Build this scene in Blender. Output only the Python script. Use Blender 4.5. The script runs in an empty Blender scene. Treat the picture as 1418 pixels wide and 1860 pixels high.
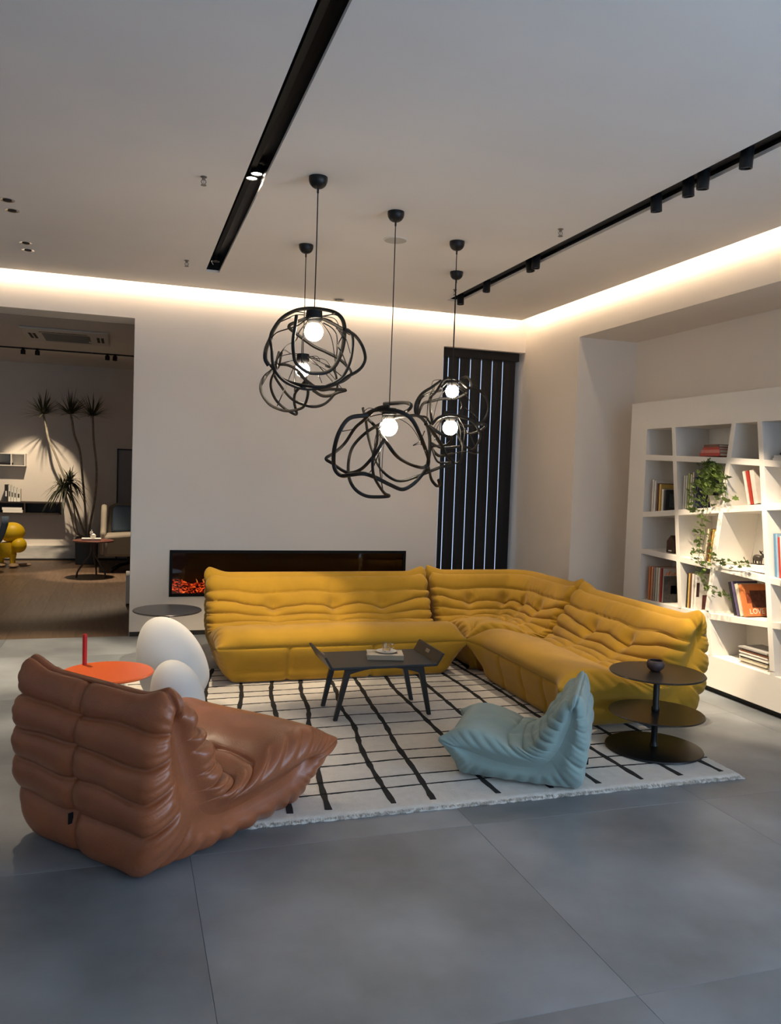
import bpy, bmesh, math, random
import numpy as np
from mathutils import Vector, Matrix

# ------------------------------------------------------------------ camera
FPX, CH = 1480.414, 1.58
YAW, PITCH, ROLL = 0.315068474, 0.0477239096, 0.0342731663
cy, sy, cp, sp = math.cos(YAW), math.sin(YAW), math.cos(PITCH), math.sin(PITCH)
_f = Vector((sy*cp, cy*cp, -sp)); _r0 = Vector((cy, -sy, 0)); _u0 = _r0.cross(_f)
_r = _r0*math.cos(ROLL) + _u0*math.sin(ROLL)
_u = -_r0*math.sin(ROLL) + _u0*math.cos(ROLL)
CAM = Vector((0, 0, CH))
SC = bpy.context.scene
COL = SC.collection
cam = bpy.data.cameras.new('camera')
cam.sensor_fit = 'VERTICAL'; cam.sensor_height = 36.0; cam.lens = FPX/1860*36.0
cam.clip_start = 0.05; cam.clip_end = 100
camo = bpy.data.objects.new('camera', cam); COL.objects.link(camo)
M3 = Matrix((_r, _u, -_f)).transposed()
camo.matrix_world = Matrix.Translation(CAM) @ M3.to_4x4()
SC.camera = camo

def at(px, py, axis, val):
    """point where the photo pixel's line of sight meets the plane axis = val"""
    px, py, val = float(px), float(py), float(val)
    d = _r*((px-709)/FPX) - _u*((py-930)/FPX) + _f
    t = (val-CAM[axis])/d[axis]
    return CAM + d*t

# ------------------------------------------------------------------ world, daylight, exposure
world = bpy.data.worlds.new('sky'); SC.world = world; world.use_nodes = True
bg = world.node_tree.nodes['Background']
bg.inputs[0].default_value = (0.62, 0.76, 1.0, 1); bg.inputs[1].default_value = 1.0
SC.view_settings.view_transform = 'Standard'; SC.view_settings.look = 'None'
SC.view_settings.gamma = 1.0; SC.view_settings.use_curve_mapping = False
SC.view_settings.exposure = 0.12

def area_light(name, loc, direction, sx, sy_, power, color):
    l = bpy.data.lights.new(name, 'AREA'); l.shape = 'RECTANGLE'; l.size = sx; l.size_y = sy_
    l.energy = power; l.color = color
    o = bpy.data.objects.new(name, l); COL.objects.link(o); o.location = loc
    o.rotation_euler = Vector(direction).to_track_quat('-Z', 'Y').to_euler()
    return o
# daylight of the shop-front glazing behind the camera and at its right, just outside the glass of window_1 and window_2
area_light('daylight_shopfront_offscreen', (1.9, -3.23, 1.55), (0, 1, 0), 4.4, 2.5, 50, (0.60, 0.78, 1.0))
area_light('daylight_side_glazing_offscreen', (4.82, -0.4, 1.57), (-1, 0, 0), 3.3, 2.5, 165, (0.50, 0.72, 1.0))

# ------------------------------------------------------------------ main dimensions (metres)
YW, XW, CZ, GAP = 7.783, 3.965, 3.195, 0.12
SOF = 2.895                      # underside of the beams over openings and recess
YR, XF, XR = 6.71, 4.24, 4.585   # recess far side, bookcase front, recess back
YB2, CZ2 = 14.07, 3.12           # far wall and ceiling of the room behind
YFRONT, XLEFT = -3.0, -4.6

# ------------------------------------------------------------------ materials
MATS = {}
def mat(name, color, rough=0.6, metallic=0.0, bump=0.0, bscale=40.0, var=0.0, vscale=6.0, spec=0.5,
        sheen=0.0, emis=None, estr=0.0, trans=0.0, rand=0.0, coat=0.0, alpha=1.0, detail=4.0, stretch=None):
    if name in MATS: return MATS[name]
    m = bpy.data.materials.new(name); m.use_nodes = True
    nt = m.node_tree; b = nt.nodes['Principled BSDF']; L = nt.links
    b.inputs['Base Color'].default_value = (*color, 1)
    b.inputs['Roughness'].default_value = rough; b.inputs['Metallic'].default_value = metallic
    b.inputs['Specular IOR Level'].default_value = spec
    b.inputs['Coat Weight'].default_value = coat
    if sheen: b.inputs['Sheen Weight'].default_value = sheen; b.inputs['Sheen Roughness'].default_value = 0.5
    if emis: b.inputs['Emission Color'].default_value = (*emis, 1); b.inputs['Emission Strength'].default_value = estr
    if trans: b.inputs['Transmission Weight'].default_value = trans
    if alpha < 1: b.inputs['Alpha'].default_value = alpha
    if var or bump or rand:
        tc = nt.nodes.new('ShaderNodeTexCoord')
        src = tc.outputs['Object']
        if stretch:
            mp = nt.nodes.new('ShaderNodeMapping'); mp.inputs['Scale'].default_value = stretch
            L.new(src, mp.inputs['Vector']); src = mp.outputs['Vector']
    col_socket = None
    if var:
        n = nt.nodes.new('ShaderNodeTexNoise'); n.inputs['Scale'].default_value = vscale
        n.inputs['Detail'].default_value = detail; L.new(src, n.inputs['Vector'])
        r = nt.nodes.new('ShaderNodeValToRGB')
        r.color_ramp.elements[0].position = 0.3; r.color_ramp.elements[1].position = 0.7
        r.color_ramp.elements[0].color = (*[max(0, c*(1-var)) for c in color], 1)
        r.color_ramp.elements[1].color = (*[min(1, c*(1+var)) for c in color], 1)
        L.new(n.outputs['Fac'], r.inputs['Fac']); col_socket = r.outputs['Color']
    if rand:
        oi = nt.nodes.new('ShaderNodeObjectInfo'); hs = nt.nodes.new('ShaderNodeHueSaturation')
        mr = nt.nodes.new('ShaderNodeMapRange'); mr.inputs['To Min'].default_value = 1-rand; mr.inputs['To Max'].default_value = 1+rand
        L.new(oi.outputs['Random'], mr.inputs['Value']); L.new(mr.outputs['Result'], hs.inputs['Value'])
        if col_socket: L.new(col_socket, hs.inputs['Color'])
        else: hs.inputs['Color'].default_value = (*color, 1)
        col_socket = hs.outputs['Color']
    if col_socket: L.new(col_socket, b.inputs['Base Color'])
    if bump:
        n2 = nt.nodes.new('ShaderNodeTexNoise'); n2.inputs['Scale'].default_value = bscale; n2.inputs['Detail'].default_value = 5
        L.new(src, n2.inputs['Vector'])
        bp = nt.nodes.new('ShaderNodeBump'); bp.inputs['Strength'].default_value = bump; bp.inputs['Distance'].default_value = 0.01
        L.new(n2.outputs['Fac'], bp.inputs['Height']); L.new(bp.outputs['Normal'], b.inputs['Normal'])
    MATS[name] = m
    return m

def srgb(r, g, b):
    f = lambda c: (c/255/12.92) if c/255 <= 0.04045 else ((c/255+0.055)/1.055)**2.4
    return (f(r), f(g), f(b))

WALL = mat('wall_paint', (0.83, 0.76, 0.68), 0.9, var=0.015, vscale=2, bump=0.04, bscale=120)
CEIL = mat('ceiling_paint', (0.80, 0.765, 0.725), 0.95, var=0.02, vscale=1.5)
TILE = mat('concrete_tile', (0.195, 0.215, 0.235), 0.36, var=0.38, vscale=1.5, rand=0.09, bump=0.03, bscale=60, detail=11, spec=0.45)
GROUT = mat('grout', (0.12, 0.13, 0.14), 0.9)
PLANK = mat('oak_plank', (0.15, 0.095, 0.06), 0.42, var=0.25, vscale=5, rand=0.10, stretch=(6, 0.6, 1), bump=0.03, bscale=40)
BLACK = mat('black_paint', (0.006, 0.006, 0.007), 0.4, spec=0.35)
BLACKM = mat('black_matte', (0.007, 0.007, 0.008), 0.7, spec=0.3)
WHITE = mat('white_lacquer', (0.80, 0.77, 0.72), 0.55, var=0.01)
PLINTH = mat('dark_plinth', (0.02, 0.018, 0.016), 0.6)
CHROME = mat('chrome', (0.7, 0.7, 0.7), 0.2, metallic=1.0)

# ------------------------------------------------------------------ mesh helpers
def link(o, parent=None, mtl=None):
    COL.objects.link(o)
    if parent is not None: o.parent = parent
    if mtl is not None:
        o.data.materials.clear(); o.data.materials.append(mtl)
    return o

def mesh_obj(name, verts, faces, mtl, parent=None, smooth=False):
    me = bpy.data.meshes.new(name); me.from_pydata([tuple(v) for v in verts], [], [tuple(f) for f in faces]); me.update()
    if smooth:
        me.polygons.foreach_set('use_smooth', [True]*len(me.polygons))
    me.materials.append(mtl)
    o = bpy.data.objects.new(name, me)
    return link(o, parent)

class MB:
    """collects shapes of one part"""
    def __init__(s): s.v = []; s.f = []
    def add(s, v, f):
        n = len(s.v); s.v += [tuple(p) for p in v]; s.f += [tuple(i+n for i in q) for q in f]; return s
    def box(s, x0, x1, y0, y1, z0, z1):
        v = [(x0,y0,z0),(x1,y0,z0),(x1,y1,z0),(x0,y1,z0),(x0,y0,z1),(x1,y0,z1),(x1,y1,z1),(x0,y1,z1)]
        return s.add(v, [(0,3,2,1),(4,5,6,7),(0,1,5,4),(1,2,6,5),(2,3,7,6),(3,0,4,7)])
    def hexa(s, bot, top):
        """eight corners: four bottom (ccw), four top"""
        return s.add(list(bot)+list(top), [(0,3,2,1),(4,5,6,7),(0,1,5,4),(1,2,6,5),(2,3,7,6),(3,0,4,7)])
    def lathe(s, prof, n=32, c=(0,0,0), cap=True, sx=1.0, sy_=1.0):
        v = []; f = []
        for r, z in prof:
            for i in range(n):
                a = 2*math.pi*i/n; v.append((c[0]+r*math.cos(a)*sx, c[1]+r*math.sin(a)*sy_, c[2]+z))
        m = len(prof)
        for j in range(m-1):
            for i in range(n):
                k = (i+1) % n; f.append((j*n+i, j*n+k, (j+1)*n+k, (j+1)*n+i))
        if cap:
            f.append(tuple(range(n-1, -1, -1))); f.append(tuple((m-1)*n+i for i in range(n)))
        return s.add(v, f)
    def tube(s, pts, rad, n=8, closed=False, flat=1.0, cap=True):
        pts = [Vector(p) for p in pts]; m = len(pts); v = []; f = []
        rads = rad if isinstance(rad, (list, tuple)) else [rad]*m
        up = Vector((0, 0, 1)); prev = None
        for i, p in enumerate(pts):
            a = pts[(i-1) % m] if (closed or i > 0) else p
            b = pts[(i+1) % m] if (closed or i < m-1) else p
            t = (b-a)
            if t.length < 1e-9: t = Vector((0, 0, 1))
            t.normalize()
            if prev is None:
                e = up if abs(t.dot(up)) < 0.95 else Vector((1, 0, 0))
                nn = (e - t*e.dot(t)).normalized()
            else:
                nn = (prev - t*prev.dot(t))
                if nn.length < 1e-6: nn = t.orthogonal()
                nn.normalize()
            prev = nn; bb = t.cross(nn)
            for k in range(n):
                an = 2*math.pi*k/n
                v.append(p + nn*(rads[i]*math.cos(an)*flat) + bb*(rads[i]*math.sin(an)))
        for i in range(m if closed else m-1):
            j = (i+1) % m
            for k in range(n):
                l = (k+1) % n; f.append((i*n+k, i*n+l, j*n+l, j*n+k))
        if not closed and cap:
            f.append(tuple(range(n-1, -1, -1))); f.append(tuple((m-1)*n+k for k in range(n)))
        return s.add(v, f)
    def sphere(s, c, rx, ry=None, rz=None, nu=20, nv=12):
        ry = ry or rx; rz = rz or rx; v = [(c[0], c[1], c[2]-rz)]; f = []
        for j in range(1, nv):
            ph = -math.pi/2 + math.pi*j/nv
            for i in range(nu):
                a = 2*math.pi*i/nu
                v.append((c[0]+rx*math.cos(ph)*math.cos(a), c[1]+ry*math.cos(ph)*math.sin(a), c[2]+rz*math.sin(ph)))
        v.append((c[0], c[1], c[2]+rz)); t = len(v)-1
        for i in range(nu): f.append((0, 1+(i+1) % nu, 1+i))
        for j in range(nv-2):
            for i in range(nu):
                k = (i+1) % nu; a = 1+j*nu
                f.append((a+i, a+k, a+nu+k, a+nu+i))
        a = 1+(nv-2)*nu
        for i in range(nu): f.append((a+i, a+(i+1) % nu, t))
        return s.add(v, f)
    def build(s, name, mtl, parent=None, smooth=False, bevel=0.0):
        o = mesh_obj(name, s.v, s.f, mtl, parent, smooth)
        if bevel:
            md = o.modifiers.new('edge', 'BEVEL'); md.width = bevel; md.segments = 2; md.limit_method = 'ANGLE'; md.angle_limit = math.radians(40)
        if smooth:
            try: o.data.set_sharp_from_angle(angle=math.radians(40))
            except Exception: pass
        return o

def tag(o, label=None, cat=None, group=None, kind=None):
    if label: o['label'] = label
    if cat: o['category'] = cat
    if group: o['group'] = group
    if kind: o['kind'] = kind
    return o

def thing(name, label, cat, loc=(0, 0, 0), rz=0.0, group=None):
    o = bpy.data.objects.new(name, None); COL.objects.link(o)
    o.empty_display_size = 0.1; o.location = loc; o.rotation_euler = (0, 0, rz)
    return tag(o, label, cat, group)

def struct(o): return tag(o, kind='structure')

def root_struct(name):
    o = bpy.data.objects.new(name, None); COL.objects.link(o); o.empty_display_size = 0.1
    return struct(o)

def copy_tree(o, parent=None):
    c = o.copy(); COL.objects.link(c)
    if parent is not None: c.parent = parent
    for ch in list(o.children): copy_tree(ch, c)
    return c

def crom(pts, per=8, closed=False):
    """Catmull-Rom through points (any dimension)"""
    P = [np.array(p, float) for p in pts]; n = len(P); out = []
    for i in range(n if closed else n-1):
        p1, p2 = P[i], P[(i+1) % n]
        p0 = P[(i-1) % n] if (closed or i > 0) else 2*p1-p2
        p3 = P[(i+2) % n] if (closed or i < n-2) else 2*p2-p1
        for k in range(per):
            t = k/per
            out.append(0.5*((2*p1)+(-p0+p2)*t+(2*p0-5*p1+4*p2-p3)*t*t+(-p0+3*p1-3*p2+p3)*t**3))
    if not closed: out.append(P[-1])
    return out

def text_mesh(name, string, size, mtl, parent, loc, rot, extrude=0.0005, shear=0.0):
    cu = bpy.data.curves.new(name, 'FONT'); cu.body = string; cu.size = size; cu.extrude = extrude
    cu.align_x = 'CENTER'; cu.align_y = 'CENTER'; cu.shear = shear; cu.resolution_u = 2
    tmp = bpy.data.objects.new(name+'_tmp', cu); COL.objects.link(tmp)
    dg = bpy.context.evaluated_depsgraph_get()
    me = bpy.data.meshes.new_from_object(tmp.evaluated_get(dg))
    bpy.data.objects.remove(tmp)
    o = bpy.data.objects.new(name, me); link(o, parent, mtl); o.location = loc; o.rotation_euler = rot
    return o

def spot(name, parent, loc, target, power, angle, color, blend=0.4, radius=0.03):
    l = bpy.data.lights.new(name, 'SPOT'); l.energy = power; l.spot_size = math.radians(angle); l.spot_blend = blend
    l.color = color; l.shadow_soft_size = radius
    o = bpy.data.objects.new(name, l); COL.objects.link(o)
    o.parent = parent
    base = parent.matrix_world.translation if parent else Vector()
    pl = Vector(parent.location) if parent else Vector()
    o.location = Vector(loc) - pl
    o.rotation_euler = (Vector(target)-Vector(loc)).to_track_quat('-Z', 'Y').to_euler()
    return o
WARM = (1.0, 0.80, 0.56)

# ================================================================== STRUCTURE
rnd = random.Random(7)
# floor: grout bed with large concrete-look tiles laid on it
fl = MB().box(XLEFT, XR+0.2, YFRONT, YW+0.02, -0.06, -0.003).build('floor', GROUT); struct(fl)
T = 1.25
tile_mesh = None
for i in range(-4, 4):
    for j in range(-5, 5):
        x0 = 0.275 + i*T; y0 = 2.065 + j*T
        x1, y1 = x0+T, y0+T
        a, b, c, d = max(x0, XLEFT), min(x1, XR), max(y0, YFRONT), min(y1, YW+0.02)
        if b-a < 0.02 or d-c < 0.02: continue
        t = MB().box(0.0006, b-a-0.0006, 0.0006, d-c-0.0006, -0.012, 0).build('tile', TILE, fl, bevel=0.0008)
        t.location = (a, c, 0)
# wooden floor of the room behind
fl2 = MB().box(XLEFT, 2.7, YW+0.02, YB2, -0.06, -0.003).build('floor', GROUT); struct(fl2)
pw = 0.19
i = 0; x = XLEFT
while x < 2.5:
    y = YW+0.02 - rnd.uniform(0, 1.5)
    while y < YB2:
        l = 1.8; a, b = max(y, YW+0.022), min(y+l, YB2)
        if b-a > 0.05:
            p = MB().box(0.0006, pw-0.0006, 0.0006, b-a-0.0006, -0.012, 0).build('plank', PLANK, fl2); p.location = (x, a, 0)
        y += l
    x += pw

FX0, FX1, FZ0, FZ1 = 0.40, 2.715, 0.362, 0.798
WX0 = 3.046
wt = YW+0.37
wb = MB()
wb.box(XLEFT, 0.054, YW, wt, SOF, 3.5)
wb.box(0.054, FX0, YW, wt, 0, 3.5)
wb.box(FX0, FX1, YW, wt, 0, FZ0); wb.box(FX0, FX1, YW, wt, FZ1, 3.5); wb.box(FX0, FX1, YW+0.30, wt, FZ0, FZ1)
wb.box(FX1, WX0, YW, wt, 0, 3.5)
wb.box(WX0, XW, YW, wt, 2.886, 3.5); wb.box(WX0, XW, YW, wt, 0, 0.12)
wall_back = struct(wb.build('wall_back', WALL))
struct(MB().box(0.056, WX0, YW-0.004, YW+0.01, 0, 0.042).build('baseboard_back', PLINTH))
wr = MB()
wr.box(XW, XR+0.2, YR, wt, 0, 3.5)
wr.box(XW, XR+0.2, YFRONT, YR, SOF, 3.5)
wr.box(XR, XR+0.2, 1.3, YR, 0, SOF); wr.box(XR, XR+0.2, YFRONT, -2.1, 0, SOF); wr.box(XR, XR+0.2, -2.1, 1.3, 0, 0.25)
struct(wr.build('wall_right', WALL))
struct(MB().box(XLEFT-0.2, XLEFT, YFRONT, YB2, 0, 3.5).build('wall_left', WALL))
wf = MB()
wf.box(XLEFT, -0.4, YFRONT-0.2, YFRONT, 0, 3.5); wf.box(4.2, XR+0.2, YFRONT-0.2, YFRONT, 0, 3.5)
wf.box(-0.4, 4.2, YFRONT-0.2, YFRONT, 2.9, 3.5); wf.box(-0.4, 4.2, YFRONT-0.2, YFRONT, 0, 0.2)
struct(wf.build('wall_front', WALL))
wn = root_struct('window_1')
fr = MB()
for k in range(5): fr.box(-0.4+k*1.14, -0.4+k*1.14+0.05, YFRONT-0.12, YFRONT-0.06, 0.2, 2.9)
fr.box(-0.4, 4.2, YFRONT-0.12, YFRONT-0.06, 2.84, 2.9); fr.box(-0.4, 4.2, YFRONT-0.12, YFRONT-0.06, 0.2, 0.26)
fr.build('window_frame', BLACK, wn)
wn2 = root_struct('window_2')
fr = MB()
for k in range(4): fr.box(XR+0.06, XR+0.12, -2.1+k*1.116, -2.1+k*1.116+0.05, 0.25, SOF)
fr.box(XR+0.06, XR+0.12, -2.1, 1.3, SOF-0.06, SOF); fr.box(XR+0.06, XR+0.12, -2.1, 1.3, 0.25, 0.31)
fr.build('window_frame', BLACK, wn2)

# ceiling sheet with two slots for the recessed light troughs, open cove along two walls
LT = (0.597, 0.709, 7.0); RT = (2.80, 2.932, 7.13)
xe, ye = XW-GAP, YW-GAP
cl = MB(); h = 0.02
cl.box(XLEFT, LT[0], YFRONT, ye, CZ, CZ+h); cl.box(LT[0], LT[1], LT[2], ye, CZ, CZ+h)
cl.box(LT[1], RT[0], YFRONT, ye, CZ, CZ+h); cl.box(RT[0], RT[1], RT[2], ye, CZ, CZ+h)
cl.box(RT[1], xe, YFRONT, ye, CZ, CZ+h)
struct(cl.build('ceiling', CEIL))
struct(MB().box(XLEFT, XR+0.2, YFRONT, wt, 3.42, 3.5).build('ceiling', CEIL))
# LED strips lying in the cove
LEDM = mat('led_strip', (1, 1, 1), 0.5, emis=(1.0, 0.78, 0.55), estr=66)
s1 = MB().box(XLEFT+0.05, xe-0.02, ye-0.014, ye-0.002, CZ+h+0.0, CZ+h+0.014).build('led_strip', LEDM)
tag(s1, 'warm white light strip glowing in the ceiling cove above the fireplace wall', 'light strip')
s2 = MB().box(xe-0.014, xe-0.002, YFRONT+0.05, ye-0.03, CZ+h+0.0, CZ+h+0.014).build('led_strip', LEDM)
tag(s2, 'warm white light strip glowing in the ceiling cove above the bookcase side', 'light strip')

# room behind
struct(MB().box(XLEFT, 2.9, YB2, YB2+0.2, 0, 3.5).build('wall_far', WALL))
struct(MB().box(2.7, 2.9, wt, YB2, 0, 3.5).build('wall_far_right', WALL))
struct(MB().box(XLEFT, 2.9, wt, YB2, CZ2, CZ2+0.1).build('ceiling', CEIL))
struct(MB().box(XLEFT, 2.7, wt, wt+0.012, SOF, CZ2).build('trim_1', BLACKM))
MARB = mat('marble', (0.62, 0.61, 0.58), 0.35, var=0.25, vscale=3, detail=12, stretch=(1, 1, 2.5))
struct(MB().box(-3.4, -0.62, YB2-0.05, YB2, 0.02, 0.235).build('trim_2', MARB))
struct(MB().box(-3.4, 0.3, YB2-0.06, YB2, 0, 0.03).build('baseboard_far', PLINTH))

# narrow window with dark vertical blind at the right end of the back wall
w3 = root_struct('window_3')
GL = mat('window_glass', (0.9, 0.95, 1.0), 0.02, trans=1.0, spec=0.3)
fr = MB(); fr.box(WX0, WX0+0.05, YW+0.27, YW+0.33, 0.12, 2.886); fr.box(XW-0.05, XW, YW+0.27, YW+0.33, 0.12, 2.886)
fr.box(WX0, XW, YW+0.27, YW+0.33, 0.12, 0.18); fr.box(WX0, XW, YW+0.27, YW+0.33, 2.82, 2.886)
fr.build('window_frame', BLACK, w3)
MB().box(WX0+0.05, XW-0.05, YW+0.295, YW+0.30, 0.18, 2.82).build('pane', GL, w3)
yb = YW+0.10
bl = thing('vertical_blind', 'dark charcoal vertical blind with narrow bright gaps between its slats', 'blind', (0, 0, 0))
BLIND = mat('blind_fabric', (0.006, 0.006, 0.007), 0.6, var=0.2, vscale=3, spec=0.3)
MB().box(WX0+0.0, 3.93, yb-0.03, yb+0.03, 2.80, 2.886).build('head_rail', BLACKM, bl)
edges = [at(px, 645, 1, yb).x for px in (806, 815.5, 835.7, 855.8, 875.6, 895.5, 914.4, 938)]
for k in range(len(edges)-1):
    a, b = edges[k], edges[k+1]-0.0095
    m_ = (a+b)/2
    sl = MB()
    # each slat is a shallow V-folded strip
    prof = [(a, yb+0.001), (m_, yb-0.004), (b, yb+0.0)]
    v = []
    for (xx, yy) in prof:
        v += [(xx, yy, 0.16), (xx, yy, 2.80), (xx, yy+0.003, 2.80), (xx, yy+0.003, 0.16)]
    f = []
    for q in range(2):
        o_ = q*4
        for e in range(4): f.append((o_+e, o_+4+e, o_+4+(e+1) % 4, o_+(e+1) % 4))
    f += [(0, 1, 2, 3), (11, 10, 9, 8)]
    sl.add(v, f).build('slat', BLIND, bl)

# ------------------------------------------------------------------ ceiling fittings
TRB = mat('trough_black', (0.006, 0.006, 0.007), 0.25)
def trough(name, label, T_, y0, depth=0.10):
    t = thing(name, label, 'light trough', ((T_[0]+T_[1])/2, (y0+T_[2])/2, CZ+0.02))
    w = (T_[1]-T_[0])/2; l = (T_[2]-y0)/2
    m = MB()
    m.box(-w-0.006, w+0.006, -l-0.006, l+0.006, depth-0.006, depth)
    m.box(-w-0.006, -w, -l, l, 0, depth); m.box(w, w+0.006, -l, l, 0, depth)
    m.box(-w, w, -l-0.006, -l, 0, depth); m.box(-w, w, l, l+0.006, 0, depth)
    m.build('channel', TRB, t)
    return t
lt = trough('light_trough', 'wide black recessed light trough with a lit lamp pair over the brown chair side', LT, YFRONT+0.3)
MB().box(-0.016, 0.016, -4.6, 4.6, 0.055, 0.094).build('power_rail', BLACKM, lt)
rt = trough('light_trough', 'narrow black recessed light trough carrying cylinder spots beside the bookcase', RT, YFRONT+0.3)
MB().box(-0.055, 0.055, -4.8, 4.8, 0.02, 0.094).build('power_rail', BLACK, rt)
LENS = mat('lamp_lens_on', (1, 1, 1), 0.3, emis=(1.0, 0.86, 0.68), estr=25)
LENSOFF = mat('lamp_lens', (0.4, 0.38, 0.35), 0.15)

def cyl_spot(x, y, label, target, power, angle, r=0.032, hgt=0.10, tilt=True, zt=CZ+0.05, group=None, lens=None, col=WARM):
    t = thing('track_spotlight', label, 'spotlight', (x, y, zt), 0, group)
    d = (Vector(target)-Vector((x, y, zt))).normalized() if tilt else Vector((0, 0, -1))
    MB().box(-0.018, 0.018, -0.025, 0.025, -0.012, 0.02).build('adapter', BLACKM, t)
    body = MB().lathe([(r*0.9, 0.0), (r, -0.006), (r, -hgt), (r*0.82, -hgt), (r*0.78, -hgt+0.012)], 20, cap=True).build('body', BLACK, t, smooth=True)
    le = MB().lathe([(0.001, -hgt+0.010), (r*0.76, -hgt+0.010)], 20, cap=False).build('lens', lens or LENSOFF, body)
    q = Vector((0, 0, -1)).rotation_difference(Vector((d.x, d.y, d.z)).lerp(Vector((0, 0, -1)), 0.75).normalized())
    body.rotation_euler = q.to_euler(); body.location = (0, 0, -0.01)
    if power:
        base = Vector((x, y, zt)) + q @ Vector((0, 0, -hgt-0.02))
        spot('beam', t, base, target, power, angle, col)
    return t
xr = (RT[0]+RT[1])/2 + 0.005
heads = [(836, 540, 'nearest the fireplace wall'), (884, 516, 'second from the fireplace wall'), (961, 478, 'third from the fireplace wall'),
         (974, 472, 'fourth from the fireplace wall'), (1191, 360, 'fifth from the fireplace wall'), (1249, 334, 'sixth from the fireplace wall'),
         (1278, 319, 'seventh from the fireplace wall'), (1357, 282, 'eighth from the fireplace wall')]
targets = [(3.0, 6.5, 0.6), (2.6, 6.4, 0.55), (4.3, 5.0, 0.45), (2.4, 5.9, 0.4), (4.3, 4.95, 0.95), (4.3, 4.55, 0.30), (3.35, 5.05, 0.6), (3.2, 4.7, 0.4)]
powers = [120, 0, 330, 0, 400, 320, 150, 110]
angs = [34, 30, 28, 30, 26, 34, 34, 36]
for k, (px, py, lab) in enumerate(heads):
    yy = at(px, py, 0, xr).y
    if k == 0: yy = min(yy, 7.02)
    ordw = lab
    cyl_spot(xr, yy, 'black cylinder spotlight in the bookcase-side trough, ' + ordw, targets[k], powers[k], angs[k])
# pair of lit lamps in the wide trough
for (px, py, w_, tg, pw_) in ((457, 331, 'the one farther from the fireplace wall', (0.80, 6.25, 0.4), 330), (466, 323, 'the one nearer the fireplace wall', (1.7, 6.45, 0.5), 120)):
    p = at(px, py, 2, CZ+0.03)
    t = thing('recessed_lamp', 'round lit lamp in the wide black trough, ' + w_, 'spotlight', (p.x, p.y, CZ+0.10))
    MB().lathe([(0.034, 0.0), (0.036, -0.05), (0.030, -0.05), (0.027, -0.035)], 20).build('housing', BLACK, t, smooth=True)
    MB().lathe([(0.001, -0.046), (0.029, -0.046)], 20, cap=False).build('lens', LENS, t)
    spot('beam', t, (p.x, p.y, CZ+0.03), tg, pw_, 40, WARM)
p = at(399, 475, 2, CZ+0.05)
t = thing('recessed_lamp', 'tilted black lamp at the wall end of the wide trough', 'spotlight', (0.655, 6.75, CZ+0.09))
MB().lathe([(0.028, 0.02), (0.030, -0.06), (0.024, -0.06), (0.02, -0.045)], 16).build('housing', BLACK, t, smooth=True)
MB().lathe([(0.001, -0.052), (0.022, -0.052)], 16, cap=False).build('lens', LENSOFF, t)
MB().tube([(0, 0.03, 0.01), (-0.03, 0.05, -0.05), (-0.01, 0.10, -0.06)], 0.003, 6).build('bracket', CHROME, t)

# sprinklers
BRASS = mat('sprinkler_metal', (0.25, 0.22, 0.19), 0.4, metallic=0.8)
for (px, py, lab) in ((370, 321, 'small ceiling sprinkler beside the lit lamp pair of the wide trough'), (339, 473, 'small ceiling sprinkler near the wall end of the wide trough'),
                      (1018, 416, 'small ceiling sprinkler beside the middle of the narrow trough'), (826, 526, 'small ceiling sprinkler by the end of the narrow trough')):
    p = at(px, py, 2, CZ)
    t = thing('sprinkler', lab, 'sprinkler', (p.x, p.y, CZ))
    MB().lathe([(0.018, 0.0), (0.018, -0.004), (0.009, -0.008), (0.009, -0.018)], 14).build('escutcheon', BRASS, t)
    for s_ in (-1, 1):
        MB().tube([(s_*0.008, 0, -0.016), (s_*0.014, 0, -0.028), (s_*0.004, 0, -0.045)], 0.0025, 6).build('arm', BRASS, t)
    MB().lathe([(0.003, -0.018), (0.003, -0.045)], 8).build('bulb', CHROME, t)
    MB().lathe([(0.016, -0.045), (0.016, -0.048)], 14).build('deflector', BRASS, t)
# round grille speaker and detector
p = at(718, 436, 2, CZ)
t = thing('ceiling_speaker', 'flat round white speaker grille set in the ceiling behind a pendant cord', 'speaker', (p.x, p.y, CZ))
MB().lathe([(0.085, 0), (0.085, -0.004), (0.078, -0.005)], 36).build('rim', CEIL, t)
MB().lathe([(0.077, -0.0052), (0.001, -0.0056)], 36, cap=False).build('grille', mat('speaker_grille', (0.50, 0.47, 0.43), 0.8, bump=0.3, bscale=400), t)
p = at(615, 544, 2, CZ)
t = thing('ceiling_downlight', 'small flat recessed downlight near the cove above the fireplace', 'downlight', (p.x, p.y-0.0, CZ))
MB().lathe([(0.055, 0), (0.055, -0.005), (0.042, -0.004), (0.036, 0.0)], 28, cap=False).build('rim', mat('rim_grey', (0.35, 0.33, 0.31), 0.5), t)
MB().lathe([(0.040, -0.003), (0.001, -0.002)], 28, cap=False).build('lens', BLACKM, t)
MB().tube([(-0.02, 0, -0.004), (0.02, 0, -0.004)], 0.004, 6).build('bracket', CHROME, t)
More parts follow.
